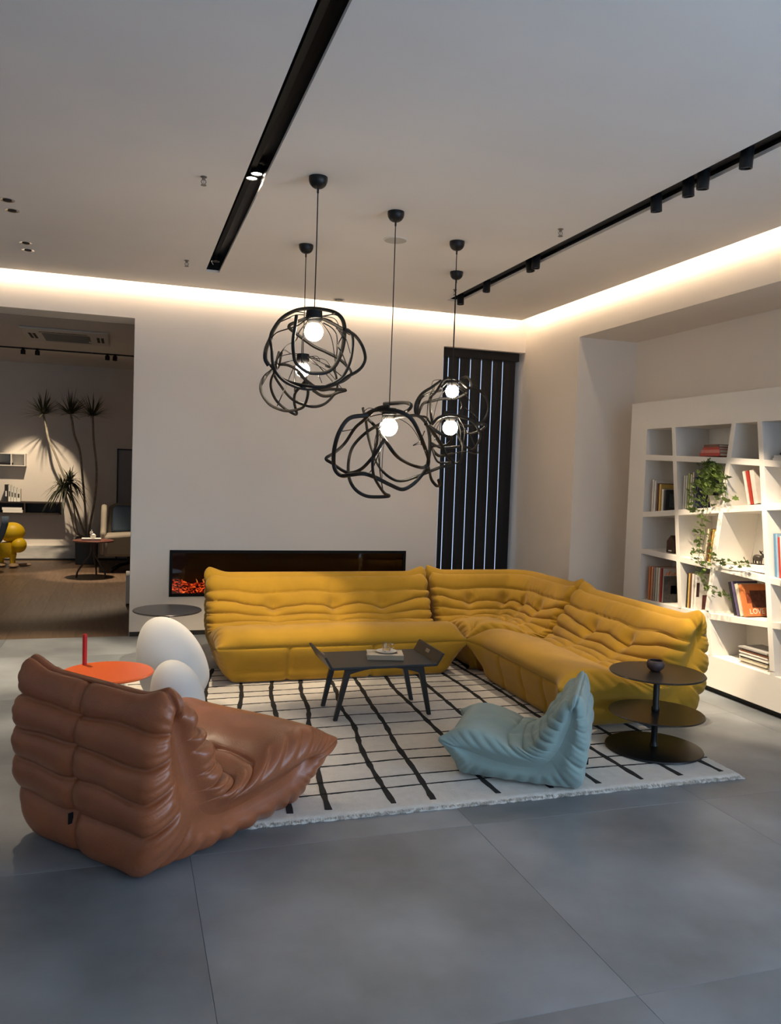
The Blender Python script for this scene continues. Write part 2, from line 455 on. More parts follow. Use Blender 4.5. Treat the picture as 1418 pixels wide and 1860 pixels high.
# twin downlights at the left
for (px, py, on_, lab) in ((13, 363, 1, 'farther one of the chrome downlight pair away from the opening'), (22, 382, 0, 'nearer one of the chrome downlight pair away from the opening'),
                      (47, 441, 0, 'farther one of the chrome downlight pair close to the opening'), (51, 454, 0, 'nearer one of the chrome downlight pair close to the opening')):
    p = at(px, py, 2, CZ)
    t = thing('ceiling_downlight', lab, 'downlight', (p.x, p.y, CZ))
    MB().lathe([(0.046, 0), (0.046, -0.003), (0.038, -0.003), (0.030, -0.001), (0.001, -0.0005)], 24, cap=False).build('reflector', CHROME, t, smooth=True)
    MB().lathe([(0.026, -0.002), (0.024, -0.006), (0.001, -0.006)], 20, cap=False).build('lens', BLACKM, t)
    spot('beam', t, (p.x, p.y, CZ-0.02), (p.x-0.05+0.1*on_, p.y+0.15, 0) if not on_ else (-0.1, 4.75, 0.4), 260 if not on_ else 250, 42, WARM, 0.6)

# ================================================================== QUILTED SOFAS
# control points of the side profile (d = depth from the front, z), seam flag, spine parameter, puff height of the channel that starts here
PROF = [
 (0.130, 0.000, 1, 0.10, 0.022),   # 0 base front -> lower front panel
 (0.060, 0.120, 0, 0.06, 0),
 (0.012, 0.270, 1, 0.00, 0.034),   # 2 front seam -> big front roll
 (0.050, 0.335, 0, 0.08, 0),
 (0.150, 0.362, 0, 0.18, 0),
 (0.300, 0.350, 0, 0.30, 0),
 (0.450, 0.322, 1, 0.42, 0.031),   # 6 -> narrow channels
 (0.530, 0.318, 1, 0.50, 0.031),
 (0.602, 0.333, 1, 0.57, 0.031),
 (0.664, 0.375, 1, 0.64, 0.031),
 (0.715, 0.442, 1, 0.71, 0.030),   # 10 -> wide back channels
 (0.795, 0.545, 1, 0.84, 0.030),
 (0.885, 0.665, 1, 0.95, 0.006),   # 12 -> ridge band
 (0.950, 0.692, 1, 1.00, 0.022),   # 13 -> rear channels
 (1.000, 0.575, 1, 0.93, 0.026),
 (1.018, 0.450, 1, 0.83, 0.026),
 (1.018, 0.320, 1, 0.73, 0.026),
 (1.000, 0.180, 1, 0.62, 0.026),
 (0.940, 0.000, 1, 0.52, 0.0),     # 18 base rear -> underside
 (0.550, 0.000, 0, 0.35, 0),
]
SPINE = [(0.10, 0.240), (0.40, 0.165), (0.68, 0.165), (0.82, 0.30), (0.895, 0.49), (0.925, 0.63)]
NP_ = len(PROF)
PER = 24
_tab = np.array(crom([(p[0], p[1]) for p in PROF], PER, closed=True))
# keep the underside and floor line flat
_tab[18*PER:, 1] = 0.0
_tab[:, 1] = np.maximum(_tab[:, 1], 0.0)
_sp = np.array(crom(SPINE, 20)); _spx = np.linspace(0, 1, len(_sp))
_mp = np.array([p[3] for p in PROF] + [PROF[0][3]])
_dn = np.roll(_tab, -1, 0) - np.roll(_tab, 1, 0)
_nrm = np.stack([-_dn[:, 1], _dn[:, 0]], 1); _nrm /= (np.linalg.norm(_nrm, axis=1, keepdims=True)+1e-9)
for _ in range(6): _nrm = (np.roll(_nrm, 1, 0)+_nrm+np.roll(_nrm, -1, 0))/3
def _interp(table, p):
    n = len(table); q = (np.asarray(p) % NP_)*PER; i = np.floor(q).astype(int) % n; f = (q-np.floor(q))[..., None]
    return table[i]*(1-f)+table[(i+1) % n]*f
SEAMS = [i for i, p in enumerate(PROF) if p[2]]

def togo(name, label, cat, W, loc, rz, material, cols, S=1.0, corner=False, front_seams=(), rear_seams=(), seed=1, e=0.085, NU=120, NK=16, SUB=14, group=None, wr=1.0, fold=1.0, rear_amp=1.0):
    """W: overall width; cols: x positions of the tufting columns (local, unscaled metres; for a corner piece a signed run from the corner)"""
    R = np.random.RandomState(seed)
    hw = W/S/2                              # profile is drawn at full size, then scaled by S
    xb = hw-e
    nb = NU
    # column list: caps at both ends
    ths = np.linspace(0, math.pi/2, NK+1)[1:]
    xs_body = np.linspace(-1, 1, nb)
    # rows
    rows = []
    for a in range(len(SEAMS)):
        s0 = SEAMS[a]; s1 = SEAMS[a+1] if a+1 < len(SEAMS) else NP_
        n = SUB*max(1, min(3, (s1-s0)))
        if s0 == 18: n = 44 if wr > 1 else 20
        for k in range(n): rows.append((a, s0, s1, k/n))
    NR = len(rows)
    ch = np.array([r[0] for r in rows]); s0 = np.array([r[1] for r in rows], float); s1 = np.array([r[2] for r in rows], float); tau = np.array([r[3] for r in rows])
    amp = np.array([PROF[int(a)][4] for a in s0])
    # width coordinate of each column in metres (for patterns)
    ncol = nb + 2*NK
    def side_sign(c): return -1 if c < NK else (1 if c >= NK+nb else 0)
    V = np.zeros((ncol, NR, 3))
    ph = R.uniform(0, 6.28, 40)
    for c in range(ncol):
        sgn = side_sign(c)
        if sgn == 0: u = xs_body[c-NK]; th = 0.0
        elif sgn < 0: u = -1.0; th = ths[NK-1-c]
        else: u = 1.0; th = ths[c-NK-nb]
        # local run used for patterns
        x = u*xb
        # seam wander between tufts
        w = 0.0
        cc = sorted(cols)
        dmin = min(abs(x-q) for q in cc)
        near = math.exp(-(dmin/0.055)**2)
        arch = min(1.0, dmin/0.30)**1.5
        endn = math.exp(-((xb-abs(x))/0.16)**2)
        def shift(s):
            sh = np.zeros_like(s)
            nar = (s >= 6) & (s <= 10)
            sh = np.where(nar, 0.30*arch + 0.25*endn, sh)
            sh = np.where((s == 6), 0.15*arch + 0.12*np.sin(x*9+ph[0]), sh)
            sh = np.where((s == 11), 0.10*arch, sh)
            wob = 0.045*np.sin(x*(5+s*0.35)+ph[s.astype(int) % 40]) + 0.03*np.sin(x*17+ph[(s.astype(int)+9) % 40])
            sh = np.where((s >= 6) & (s <= 17) & (s != 12) & (s != 13), sh+wob*fold, sh)
            return sh
        a0 = s0+shift(s0); s1m = np.where(s1 >= NP_, 0, s1); a1 = s1+shift(s1m)
        p = a0+tau*(a1-a0)
        base = _interp(_tab, p); nr = _interp(_nrm, p)
        prof = np.power(np.clip(1-np.abs(2*tau-1)**2.2, 0, 1), 0.52)
        A = amp.copy()
        narrow = (s0 >= 6) & (s0 < 10); wide = (s0 >= 10) & (s0 < 12); roll = (s0 == 2); rear = (s0 >= 13) & (s0 < 18); low = (s0 == 0)
        # tufts pinch the narrow channels and dimple the first wide seam
        A = np.where(narrow, A*(1-0.55*near), A)
        A = np.where(wide, A*(1-0.25*near), A)
        A = np.where(rear, A*rear_amp, A)
        disp = A*prof
        dseam = np.minimum(np.abs(p-10), np.abs(p-10.25))
        disp -= 0.046*near*np.exp(-(dseam/0.42)**2)
        disp -= 0.016*near*np.exp(-((p-6.1)/0.35)**2)
        # folds fanning out of the seams
        fanw = (0.55+0.45*math.sin(x*3.1+ph[3]))*(0.35+0.65*math.exp(-(dmin/0.22)**2))
        fan = 0.012*np.abs(np.sin(x*38+ph[4]+2.0*np.sin(x*7+ph[5]) + (tau-0.5)*1.4*np.sign(x-cc[int(np.argmin([abs(x-q) for q in cc]))])))
        disp -= np.where(wide, fan*fanw*np.clip(1-tau*1.25, 0, 1)*fold, 0)
        disp -= np.where(wide, 0.5*fan*(1-fanw)*np.clip(tau*1.8-1.0, 0, 1)*fold, 0)
        disp += np.where(roll, 0.006*math.sin(x*6+ph[7])*prof + 0.003*np.sin(x*23+ph[8]+tau*5)*np.clip(tau*2-1, 0, 1)*fold, 0)
        disp += np.where(rear, 0.003*np.sin(x*16+ph[9]+ch*1.7)*prof*fold, 0)
        # vertical seams of the front and rear panels
        for q in front_seams: disp -= np.where(low, 0.016*math.exp(-(abs(x-q)/0.016)**1.3), 0)
        for q in rear_seams: disp -= np.where(rear, 0.024*math.exp(-(abs(x-q)/0.025)**1.2), 0)
        # the ends sag in the crease between seat and back
        disp -= 0.055*math.exp(-((xb-abs(x))/0.13)**2)*np.exp(-((p-7.6)/1.9)**2)
        # soft gathers towards the ends
        gath = math.exp(-((xb-abs(x))/0.09)**2)
        disp += np.where(narrow | wide, 0.006*gath*prof, 0)
        pos = base+nr*disp[:, None]
        # end caps run in to the spine
        m = np.interp(np.clip(p % NP_, 0, NP_), np.arange(NP_+1), _mp)
        mid = np.stack([np.interp(m, _spx, _sp[:, 0]), np.interp(m, _spx, _sp[:, 1])], 1)
        out = 0.0
        if th > 0:
            g = 1-math.cos(th)**0.75
            out = e*math.sin(th)**0.8
            k = th/(math.pi/2)
            pleat = 0.018*np.sin(np.pi*k)**1.2*(prof-0.6)*np.where(low, 0.3, 1.0)*wr
            fine = np.where((p > 3) & (p < 12), 0.013*(np.abs(np.sin(math.pi*p*1.5+0.6))-0.6), np.where(p > 18, 0.016*(np.abs(np.sin(math.pi*p*3.5))-0.6), 0.006*(np.abs(np.sin(math.pi*p*3.0))-0.6)))
            pleat = pleat+fine*math.sin(math.pi*min(1, k*1.15))**1.1*wr
            gatherd = 0.028*np.exp(-((k-1)/0.14)**2)*wr
            pos = pos+(mid-pos)*g
            outv = out+pleat-gatherd
        else:
            outv = np.zeros(NR)
        # pinched points: front tips and top ears
        dist_end = xb-abs(x) if th == 0 else 0.0
        wend = math.exp(-(dist_end/0.05)**2)*(max(0.0, 1-(th/(math.pi/2)))**1.4)
        tipw = (0.55*np.exp(-((p-2.0)/0.75)**2)+0.45*np.exp(-((p-2.0)/0.28)**2))*wend
        earw = np.exp(-((p-12.75)/0.75)**2)*wend
        pos[:, 0] += -0.085*tipw + 0.004*earw; pos[:, 1] += 0.020*tipw+0.042*earw
        xo = outv + 0.085*tipw + 0.050*earw
        pos[:, 1] = np.maximum(pos[:, 1], 0.0)
        d, z = pos[:, 0], pos[:, 1]
        # the foot of the cushion tucks in at both ends
        tuck = 0.085*np.clip(1-z/0.25, 0, 1)**1.4*math.exp(-(dist_end/0.16)**2)
        xo = xo-tuck
        if not corner:
            X = u*xb + (sgn if sgn else (1 if x > 0 else -1))*xo
            V[c, :, 0] = X; V[c, :, 1] = d-0.51; V[c, :, 2] = z
        else:
            # plan: legs run back from two end planes, meeting in a mitred corner
            dd = np.maximum(d, 0.03)
            ub = 0.22
            def leg(uu):
                return np.where(uu <= 0, (1+uu)*dd, d), np.where(uu <= 0, d, (1-uu)*dd)
            if abs(u) < ub:
                A0 = leg(np.full(NR, -ub)); A1 = (d, d); A2 = leg(np.full(NR, ub)); t_ = (u+ub)/(2*ub)
                X = (1-t_)**2*A0[0]+2*t_*(1-t_)*(A1[0])+t_**2*A2[0]; Y = (1-t_)**2*A0[1]+2*t_*(1-t_)*A1[1]+t_**2*A2[1]
            else:
                X, Y = leg(np.full(NR, u))
            if u < 0: X = X-xo*(1 if (sgn or wend > 0.01) else 0)
            else: Y = Y-xo*(1 if (sgn or wend > 0.01) else 0)
            V[c, :, 0] = X; V[c, :, 1] = Y; V[c, :, 2] = z
    V *= S
    root = thing(name, label, cat, loc, rz, group)
    flat = V.reshape(-1, 3)
    idx = lambda c, r: c*NR+(r % NR)
    parts = {'front_panel': [], 'seat': [], 'backrest': [], 'rear_panel': [], 'base': [], 'side_panel_a': [], 'side_panel_b': []}
    for c in range(ncol-1):
        for r in range(NR):
            f = (idx(c, r), idx(c, r+1), idx(c+1, r+1), idx(c+1, r))
            if c < NK: key = 'side_panel_a'
            elif c >= NK+nb-1: key = 'side_panel_b'
            else:
                s = s0[r]
                key = 'front_panel' if s == 0 else 'seat' if s < 10 else 'backrest' if s < 13 else 'rear_panel' if s < 18 else 'base'
            parts[key].append(f)
    for key, fs in parts.items():
        F = np.array(fs); used, inv = np.unique(F, return_inverse=True)
        nm = 'side_panel' if key.startswith('side') else key
        me = bpy.data.meshes.new(nm)
        me.from_pydata(flat[used].tolist(), [], inv.reshape(F.shape).tolist())
        me.update(); me.polygons.foreach_set('use_smooth', [True]*len(me.polygons))
        me.materials.append(BASEF if key == 'base' else material)
        o = bpy.data.objects.new(nm, me); link(o, root)
    return root

BASEF = mat('sofa_underside', (0.02, 0.02, 0.02), 0.9)
YEL = mat('mustard_suede', srgb(166, 126, 20), 0.88, sheen=0.15, var=0.07, vscale=5, bump=0.10, bscale=220)
LEA = mat('cognac_leather', srgb(150, 88, 56), 0.31, var=0.12, vscale=7, bump=0.14, bscale=170, spec=0.5)
BLU = mat('pale_blue_wool', srgb(136, 158, 154), 0.9, sheen=0.25, var=0.05, vscale=12, bump=0.22, bscale=350)
RUGZ = 0.022; STZ = 0.0245   # rug pile height, and the height things on its stripes stand at
sofaA = togo('sofa', 'long mustard yellow quilted sofa with its back to the fireplace', 'sofa', 1.90, (1.575, 6.29, STZ), 0.0, YEL,
     cols=(-0.42, 0.08, 0.50), front_seams=(-0.42, 0.22), rear_seams=(-0.3, 0.3), seed=3, NU=170)
sofaC = togo('corner_sofa', 'mustard yellow quilted corner seat between the two straight yellow sofas', 'sofa', 1.8, (2.63, 5.87, STZ), 0.0, YEL,
     cols=(-0.52, -0.12, 0.18, 0.52), seed=5, corner=True, NU=170, e=0.05)
sofaS = togo('sofa', 'shorter mustard yellow quilted sofa standing in front of the bookcase', 'sofa', 1.44, (3.085, 5.01, STZ), math.radians(270), YEL,
     cols=(-0.22, 0.24), front_seams=(-0.28, 0.05, 0.36), rear_seams=(0,), seed=8, NU=140)
chair = togo('lounge_chair', 'cognac brown leather quilted low chair with its front corner on the rug', 'chair', 0.93, (0.243, 3.709, 0.006), math.radians(128.7), LEA,
     cols=(-0.14, 0.16), rear_seams=(0.03,), seed=11, NU=120, e=0.095, SUB=16, NK=22, wr=1.7, rear_amp=1.45)
mini = togo('child_chair', 'small pale blue quilted child chair on the edge of the rug', 'chair', 0.60, (2.04, 3.86, STZ), math.radians(235.2), BLU,
     cols=(-0.14, 0.14), seed=14, S=0.67, NU=90, e=0.11, NK=18, wr=1.2)
# maker's tags stitched into the rear seams
for par, x_, y_, z_, s_ in ((chair, 0.045, 0.500, 0.15, 1), (mini, 0.05, 0.338, 0.10, 0.7)):
    MB().box(x_, x_+0.004, y_, y_+0.022*s_, z_-0.022*s_, z_+0.022*s_).build('fabric_tag', BLACKM, next(c for c in par.children if c.name.startswith('rear_panel')))

# ================================================================== RUG
RUGM = mat('rug_wool', (0.64, 0.60, 0.54), 0.95, var=0.06, vscale=25, bump=0.5, bscale=240, sheen=0.2)
RUGK = mat('rug_black_wool', (0.012, 0.011, 0.011), 0.95, bump=0.4, bscale=240)
rx0, rx1, ry0, ry1 = 0.02, 3.20, 3.505, 6.37
rug = thing('rug', 'white wool rug with an irregular hand-drawn black grid under the yellow sofas', 'rug', (0, 0, 0))
nx, ny = 180, 150
v = []; f = []
rr = np.random.RandomState(2)
def rug_top(x, y):
    e_ = min(x-rx0, rx1-x, y-ry0, ry1-y)
    return RUGZ*(1-math.exp(-max(e_, 0)/0.008)*0.75)
for j in range(ny+1):
    for i in range(nx+1):
        x = rx0+(rx1-rx0)*i/nx; y = ry0+(ry1-ry0)*j/ny
        jx = rr.uniform(-1, 1)*0.003; jy = rr.uniform(-1, 1)*(0.006 if j in (0, ny) else 0.002)
        v.append((x+jx, y+jy, rug_top(x, y)+rr.uniform(-0.0008, 0.0008)))
for j in range(ny):
    for i in range(nx): f.append((j*(nx+1)+i, j*(nx+1)+i+1, (j+1)*(nx+1)+i+1, (j+1)*(nx+1)+i))
edge = [i for i in range(nx+1)] + [(j)*(nx+1)+nx for j in range(1, ny+1)] + [ny*(nx+1)+i for i in range(nx-1, -1, -1)] + [j*(nx+1) for j in range(ny-1, 0, -1)]
nb = len(v)
for q in edge: v.append((v[q][0], v[q][1], 0.0005))
for k in range(len(edge)):
    k2 = (k+1) % len(edge); f.append((edge[k2], edge[k], nb+k, nb+k2))
mesh_obj('pile', v, f, RUGM, rug, smooth=True)
# shaggy cut edge facing the room
fm = MB()
for k in range(1500):
    x = rx0+(rx1-rx0)*rr.rand(); z0 = rr.uniform(0.001, 0.018); l = rr.uniform(0.006, 0.016)
    a = rr.uniform(-0.5, 0.5); fm.add([(x-0.0016, ry0+0.004, z0), (x+0.0016, ry0+0.004, z0), (x+a*l, ry0-l*0.8, max(0.001, z0-l*0.25)), (x, ry0+0.004, z0+0.004)], [(0, 1, 2), (1, 3, 2), (3, 0, 2)])
fr_ = fm.build('fringe', RUGM, rug); tag(fr_, kind='stuff')
def stripe(path, width, name='stripe'):
    pts = crom(path, 7); m = MB(); n = len(pts); v = []; f = []
    for i, p in enumerate(pts):
        a = pts[max(i-1, 0)]; b = pts[min(i+1, n-1)]; t = (b-a)/(np.linalg.norm(b-a)+1e-9); s = np.array([-t[1], t[0]])
        w_ = width*(1+0.22*math.sin(i*1.7+path[0][0]*9)+rr.uniform(-0.12, 0.12))
        for sg in (-1, 1):
            q = p+s*sg*w_/2; v.append((q[0], q[1], RUGZ+0.0022))
        for sg in (-1, 1):
            q = p+s*sg*w_/2*1.1; v.append((q[0], q[1], RUGZ-0.004))
    for i in range(n-1):
        a = i*4; b = a+4
        f += [(a, a+1, b+1, b), (a+2, a, b, b+2), (a+1, a+3, b+3, b+1)]
    f += [(0, 2, 3, 1), (4*n-4, 4*n-3, 4*n-1, 4*n-2)]
    return mesh_obj(name, v, f, RUGK, rug)
# long heavy lines: (x near the room, x under the fireplace sofa)
LINES = [(0.06, 0.36), (0.28, 0.587), (0.53, 0.808), (0.73, 1.03), (0.907, 1.254), (1.22, 1.467), (1.433, 1.677), (1.76, 1.906), (2.06, 2.161), (2.329, 2.40), (2.606, 2.62), (2.853, 2.85), (3.10, 3.07)]
ylo, yhi = 3.575, 5.83
for a, b in LINES:
    path = []
    for k in range(8):
        y = ylo + (ry1-0.03-ylo)*k/7; t_ = (y-ylo)/(yhi-ylo)
        path.append((min(max(a+(b-a)*t_+rr.uniform(-0.016, 0.016), rx0+0.02), rx1-0.02), y))
    stripe(path, 0.028)
YL = [3.764, 3.905, 4.122, 4.274, 4.532, 4.767, 4.958, 5.163, 5.347, 5.513, 5.646, 5.80, 5.97, 6.12, 6.28]
for y in YL:
    path = [(rx0+0.02+(rx1-rx0-0.04)*k/9, y+rr.uniform(-0.012, 0.012)+0.02*(k/9-0.4)) for k in range(10)]
    stripe(path, 0.0095 if y != 4.122 else 0.012)

# ================================================================== PENDANT LAMPS
CAGE = mat('cage_rubber', (0.009, 0.008, 0.007), 0.5, spec=0.3)
BULB = mat('bulb_glass_on', (1, 1, 1), 0.4, emis=(1.0, 0.84, 0.62), estr=52)
def px_loop(pts, org, sc, plane_y, center, R, phase, amp=0.8, n=1.0):
    P = crom([(org[0]+a/sc, org[1]+b/sc) for a, b in pts], 7)
    out = []; m = len(P)
    for i, q in enumerate(P):
        w = at(q[0], q[1], 1, plane_y)
        dx = (w-center).length/R
        dep = amp*R*math.sin(2*math.pi*n*i/m+phase)*math.sqrt(max(0.04, 1-min(1, dx*dx)))
        out.append(at(q[0], q[1], 1, plane_y+dep))
    return out
def pendant(label, can, bulb, loops, thin, org, sc, R, rad, seed, bulb_r=0.052):
    p = at(can[0], can[1], 2, CZ)
    q = at(bulb[0], bulb[1], 1, p.y)
    bx = Vector((p.x, p.y, q.z))
    t = thing('pendant_lamp', label, 'pendant lamp', (p.x, p.y, CZ))
    O = Vector((p.x, p.y, CZ))
    rs = np.random.RandomState(seed)
    prof = [(0.052, 0.0)]
    for k in range(1, 9):
        a = math.pi/2*k/8; prof.append((0.052*math.cos(a)+0.006*math.sin(a), -0.004-0.058*math.sin(a)))
    prof.insert(1, (0.052, -0.004)); prof += [(0.006, -0.085), (0.002, -0.09)]
    MB().lathe(prof, 28).build('canopy', BLACK, t, smooth=True)
    zt = bx.z+bulb_r+0.062-CZ
    MB().tube([(0, 0, -0.08), (0.0015, 0, zt*0.5), (0, 0, zt+0.001)], 0.0032, 8).build('cord', BLACKM, t)
    sk = MB().lathe([(0.004, zt+0.004), (0.044, zt), (0.046, zt-0.03), (0.046, zt-0.046), (0.034, zt-0.062), (0.026, zt-0.07)], 24).build('socket', BLACKM, t, smooth=True)
    MB().sphere((0, 0, bx.z-CZ), bulb_r, nu=28, nv=18).build('bulb', BULB, sk, smooth=True)
    cen = Vector((p.x, p.y, bx.z-0.02))
    allp = []
    for k, lp in enumerate(loops):
        pts = px_loop(lp, org, sc, p.y, cen, R, seed*1.3+k*1.9, n=0.5+0.5*(k % 3))
        pts = [pp-O for pp in pts]
        allp += pts
        MB().tube(pts, rad*(1.0 if k % 3 else 1.15), 8, flat=1.25).build('cage_loop', CAGE, t, smooth=True)
    for k, lp in enumerate(thin):
        pts = [pp-O for pp in px_loop(lp, org, sc, p.y, cen, R, seed*2.1+k*1.3)]
        allp += pts
        MB().tube(pts, rad*0.42, 6).build('cage_wire', CAGE, t, smooth=True)
    sock = Vector((0, 0, zt-0.03))
    for k in range(8):
        e_ = allp[int(rs.randint(len(allp)))]
        s_ = sock+Vector((0.042*math.cos(k*0.785), 0.042*math.sin(k*0.785), 0))
        mid = (s_+e_)/2+Vector((e_.x, e_.y, 0)).normalized()*0.04+Vector((0, 0, 0.03))
        MB().tube([tuple(q_) for q_ in crom([tuple(s_), tuple(mid), tuple(e_)], 6)], 0.0024, 6).build('cage_wire', CAGE, t)
    return t
A1 = [
 [(180,800),(140,720),(150,600),(200,480),(230,390),(330,250),(480,160),(640,130),(800,140),(950,175),(1030,240),(1065,340),(1060,500),(1030,640),(980,760),(930,830),(850,880),(740,890),(620,870),(500,770),(470,650),(465,500),(490,330),(505,210)],
 [(190,490),(215,600),(225,760),(270,880),(360,980),(500,1050),(640,1075),(800,1060),(960,990),(1060,910),(1130,760),(1160,600),(1160,460),(1120,390),(1050,370),(900,290),(750,240),(620,250),(450,310),(420,340),(430,370),(520,440),(700,570),(850,640),(1000,720),(1100,810),(1140,870),(1130,920),(1050,980),(960,1010)],
 [(1060,370),(1180,440),(1270,560),(1310,700),(1280,800),(1210,870),(1100,930),(960,1020),(800,1050),(650,1040),(480,1010),(330,950),(240,840),(200,790)],
]
A2 = [[(215,470),(280,410),(400,370),(520,330),(640,250),(760,235),(900,270),(1000,360),(1130,440)],
      [(290,300),(400,250),(520,205),(700,215),(860,215),(960,180)],
      [(820,300),(920,360),(975,450),(980,600),(970,720),(960,840),(975,960),(990,1050)],
      [(620,300),(540,400),(500,500),(400,560),(330,640),(270,750)],
      [(970,360),(1040,440),(990,560),(1040,660),(1090,790)]]
pendant('round open cage pendant with wide loops hung high above the long sofa', (578, 322), (572, 603), A1, A2, (460, 540), 6.445, 0.30, 0.0082, 1)
B1 = [
 [(280,790),(210,860),(130,930),(85,1040),(110,1150),(200,1260),(330,1320),(430,1330),(560,1300),(610,1240),(640,1120),(620,1000),(560,900),(480,830),(380,790),(250,790)],
 [(300,640),(270,760),(270,830),(210,960),(210,1080),(270,1210),(380,1310),(505,1370),(480,1240),(490,1120),(560,1040),(600,990)],
 [(330,650),(300,800),(240,890),(330,1050),(450,1190),(600,1260),(720,1280),(830,1250),(920,1170),(980,1070),(970,930),(930,840),(850,800)],
 [(700,1090),(800,1150),(900,1150),(1000,1110),(1080,1085),(900,1075),(780,1080),(640,990),(520,880)],
]
B2 = [[(270,740),(350,620),(440,660),(560,690),(700,700),(800,770),(960,840)], [(240,770),(330,690),(480,660),(620,690),(740,740),(900,820),(1040,930)],
      [(480,800),(380,1040),(280,1270)], [(480,830),(480,1120),(490,1350)], [(760,900),(800,1000)], [(640,700),(760,800),(930,990)]]
pendant('small open cage pendant hanging lower behind the high round one', (556, 445), (550, 672), B1, B2, (460, 540), 6.445, 0.34, 0.0085, 2)
C1 = [
 [(480,240),(300,270),(200,400),(150,560),(140,700),(160,790),(220,840),(320,830),(440,820),(560,860),(700,930),(820,975),(920,930),(1000,850),(1060,760),(1090,600),(1090,450),(1060,330),(980,250),(880,245)],
 [(880,245),(760,260),(620,320),(480,400),(370,500),(310,600),(285,750),(300,880),(360,980),(460,1040),(580,1050),(690,1040),(640,1010),(560,890),(530,800),(530,650),(570,500),(575,380)],
 [(430,170),(460,300),(490,480),(560,690),(640,810),(740,880),(830,890),(930,860),(1040,820),(1190,760),(1330,720),(1260,640),(1200,520),(1120,400),(1050,330)],
 [(430,250),(550,190),(700,190),(830,220),(920,290),(990,420),(1040,550),(1080,680),(1060,790)],
 [(690,150),(560,180),(440,290),(350,370),(250,520),(150,610),(65,670),(130,720),(250,800),(330,810),(420,770),(500,690),(570,600),(640,480)],
 [(480,280),(560,360),(650,490),(760,640),(880,720),(1010,760),(1060,740)],
 [(640,130),(780,120),(880,125),(910,150),(880,190),(820,220)],
 [(1080,760),(1090,800),(1110,880),(1160,940),(1190,930),(1180,880)],
]
C2 = [[(230,400),(350,370),(470,270),(620,230),(760,230)], [(575,380),(580,560),(600,800),(630,1000)], [(640,480),(580,640),(530,760),(490,820)], [(930,540),(1000,490),(1040,400)], [(930,540),(1010,530),(1060,620)]]
pendant('broad open cage pendant with pointed petal loops hung lowest over the coffee table', (719, 385), (709, 776), C1, C2, (580, 710), 5.454, 0.42, 0.0088, 3, 0.056)
D1 = [
 [(350,850),(430,770),(560,730),(700,740),(850,780),(970,850),(1080,860),(1100,880),(1050,930),(930,980),(830,980),(760,960)],
 [(330,950),(420,1080),(500,1200),(560,1320),(660,1400),(740,1380),(770,1260),(770,1150),(700,1000)],
 [(330,1120),(480,1190),(640,1180),(800,1170),(920,1210),(1000,1100),(1020,980),(970,880)],
 [(300,880),(480,1000),(620,1050),(560,1140),(440,1160),(340,1180),(420,1290),(520,1300),(640,1270)],
 [(240,800),(300,980),(340,1180),(420,1380),(560,1400),(640,1390)],
]
D2 = [[(600,1290),(720,1250),(820,1240),(930,1270),(990,1260),(1000,1150)], [(500,760),(420,900),(380,1080)], [(720,760),(800,900),(850,980)]]
pendant('thin-looped open cage pendant hung low in front of the dark blind', (830, 439), (818, 777), D1, D2, (740, 660), 7.75, 0.26, 0.0075, 4)
E1 = [
 [(480,240),(350,330),(200,430),(120,560),(110,680),(150,720),(180,640),(230,560),(350,530),(480,500),(620,500),(720,480),(840,400),(760,330),(650,260),(560,260),(480,330)],
 [(470,380),(320,420),(200,480),(150,600),(150,730),(260,760),(330,860)],
 [(500,240),(400,400),(330,480),(320,620),(340,800),(350,860)],
 [(830,340),(1000,380),(1100,480),(1140,620),(1090,780),(1000,840),(900,880),(790,870)],
 [(740,210),(850,200),(900,320),(840,340),(740,260),(640,240)],
]
E2 = [[(360,350),(300,500),(280,650),(270,820)], [(800,620),(900,690),(1000,780)], [(720,480),(760,600),(720,700)], [(480,240),(620,220),(760,250)]]
pendant('thin-looped open cage pendant hung high in front of the dark blind', (829, 494), (823, 711), E1, E2, (740, 660), 7.75, 0.30, 0.0082, 5)

# ================================================================== TABLES AND SMALL THINGS
# coffee table with a tray top that turns up at both ends
CT = mat('black_stained_oak', (0.010, 0.010, 0.010), 0.42, var=0.15, vscale=8, stretch=(1, 12, 1))
tx0, tx1, ty0, ty1, tz = 1.215, 1.92, 4.80, 5.24, 0.375
ct = thing('coffee_table', 'black low coffee table with upturned tray ends on splayed legs', 'coffee table', ((tx0+tx1)/2, (ty0+ty1)/2, STZ))
hx, hy = (tx1-tx0)/2, (ty1-ty0)/2; zt = tz-STZ
MB().box(-hx+0.01, hx-0.01, -hy, hy, zt-0.018, zt).build('table_top', CT, ct, bevel=0.003)
for s_ in (-1, 1):
    m = MB()
    a = [(s_*(hx-0.02), -hy, zt-0.016), (s_*(hx-0.004), -hy, zt-0.016), (s_*(hx-0.004), hy, zt-0.016), (s_*(hx-0.02), hy, zt-0.016)]
    b = [(s_*(hx+0.028), -hy-0.004, zt+0.066), (s_*(hx+0.043), -hy-0.004, zt+0.062), (s_*(hx+0.043), hy+0.004, zt+0.062), (s_*(hx+0.028), hy+0.004, zt+0.066)]
    if s_ < 0: a = a[::-1]; b = b[::-1]
    m.hexa(a, b).build('tray_end', CT, ct, bevel=0.002)
    sl = MB(); c_ = s_*(hx+0.013)
    sl.hexa([(c_-0.011, -0.03, zt+0.026), (c_+0.011, -0.03, zt+0.022), (c_+0.011, 0.03, zt+0.022), (c_-0.011, 0.03, zt+0.026)],
            [(c_-0.002, -0.03, zt+0.046), (c_+0.020, -0.03, zt+0.042), (c_+0.020, 0.03, zt+0.042), (c_-0.002, 0.03, zt+0.046)])
    sl.build('hand_slot', mat('slot_inlay', (0.35, 0.28, 0.20), 0.6), ct)
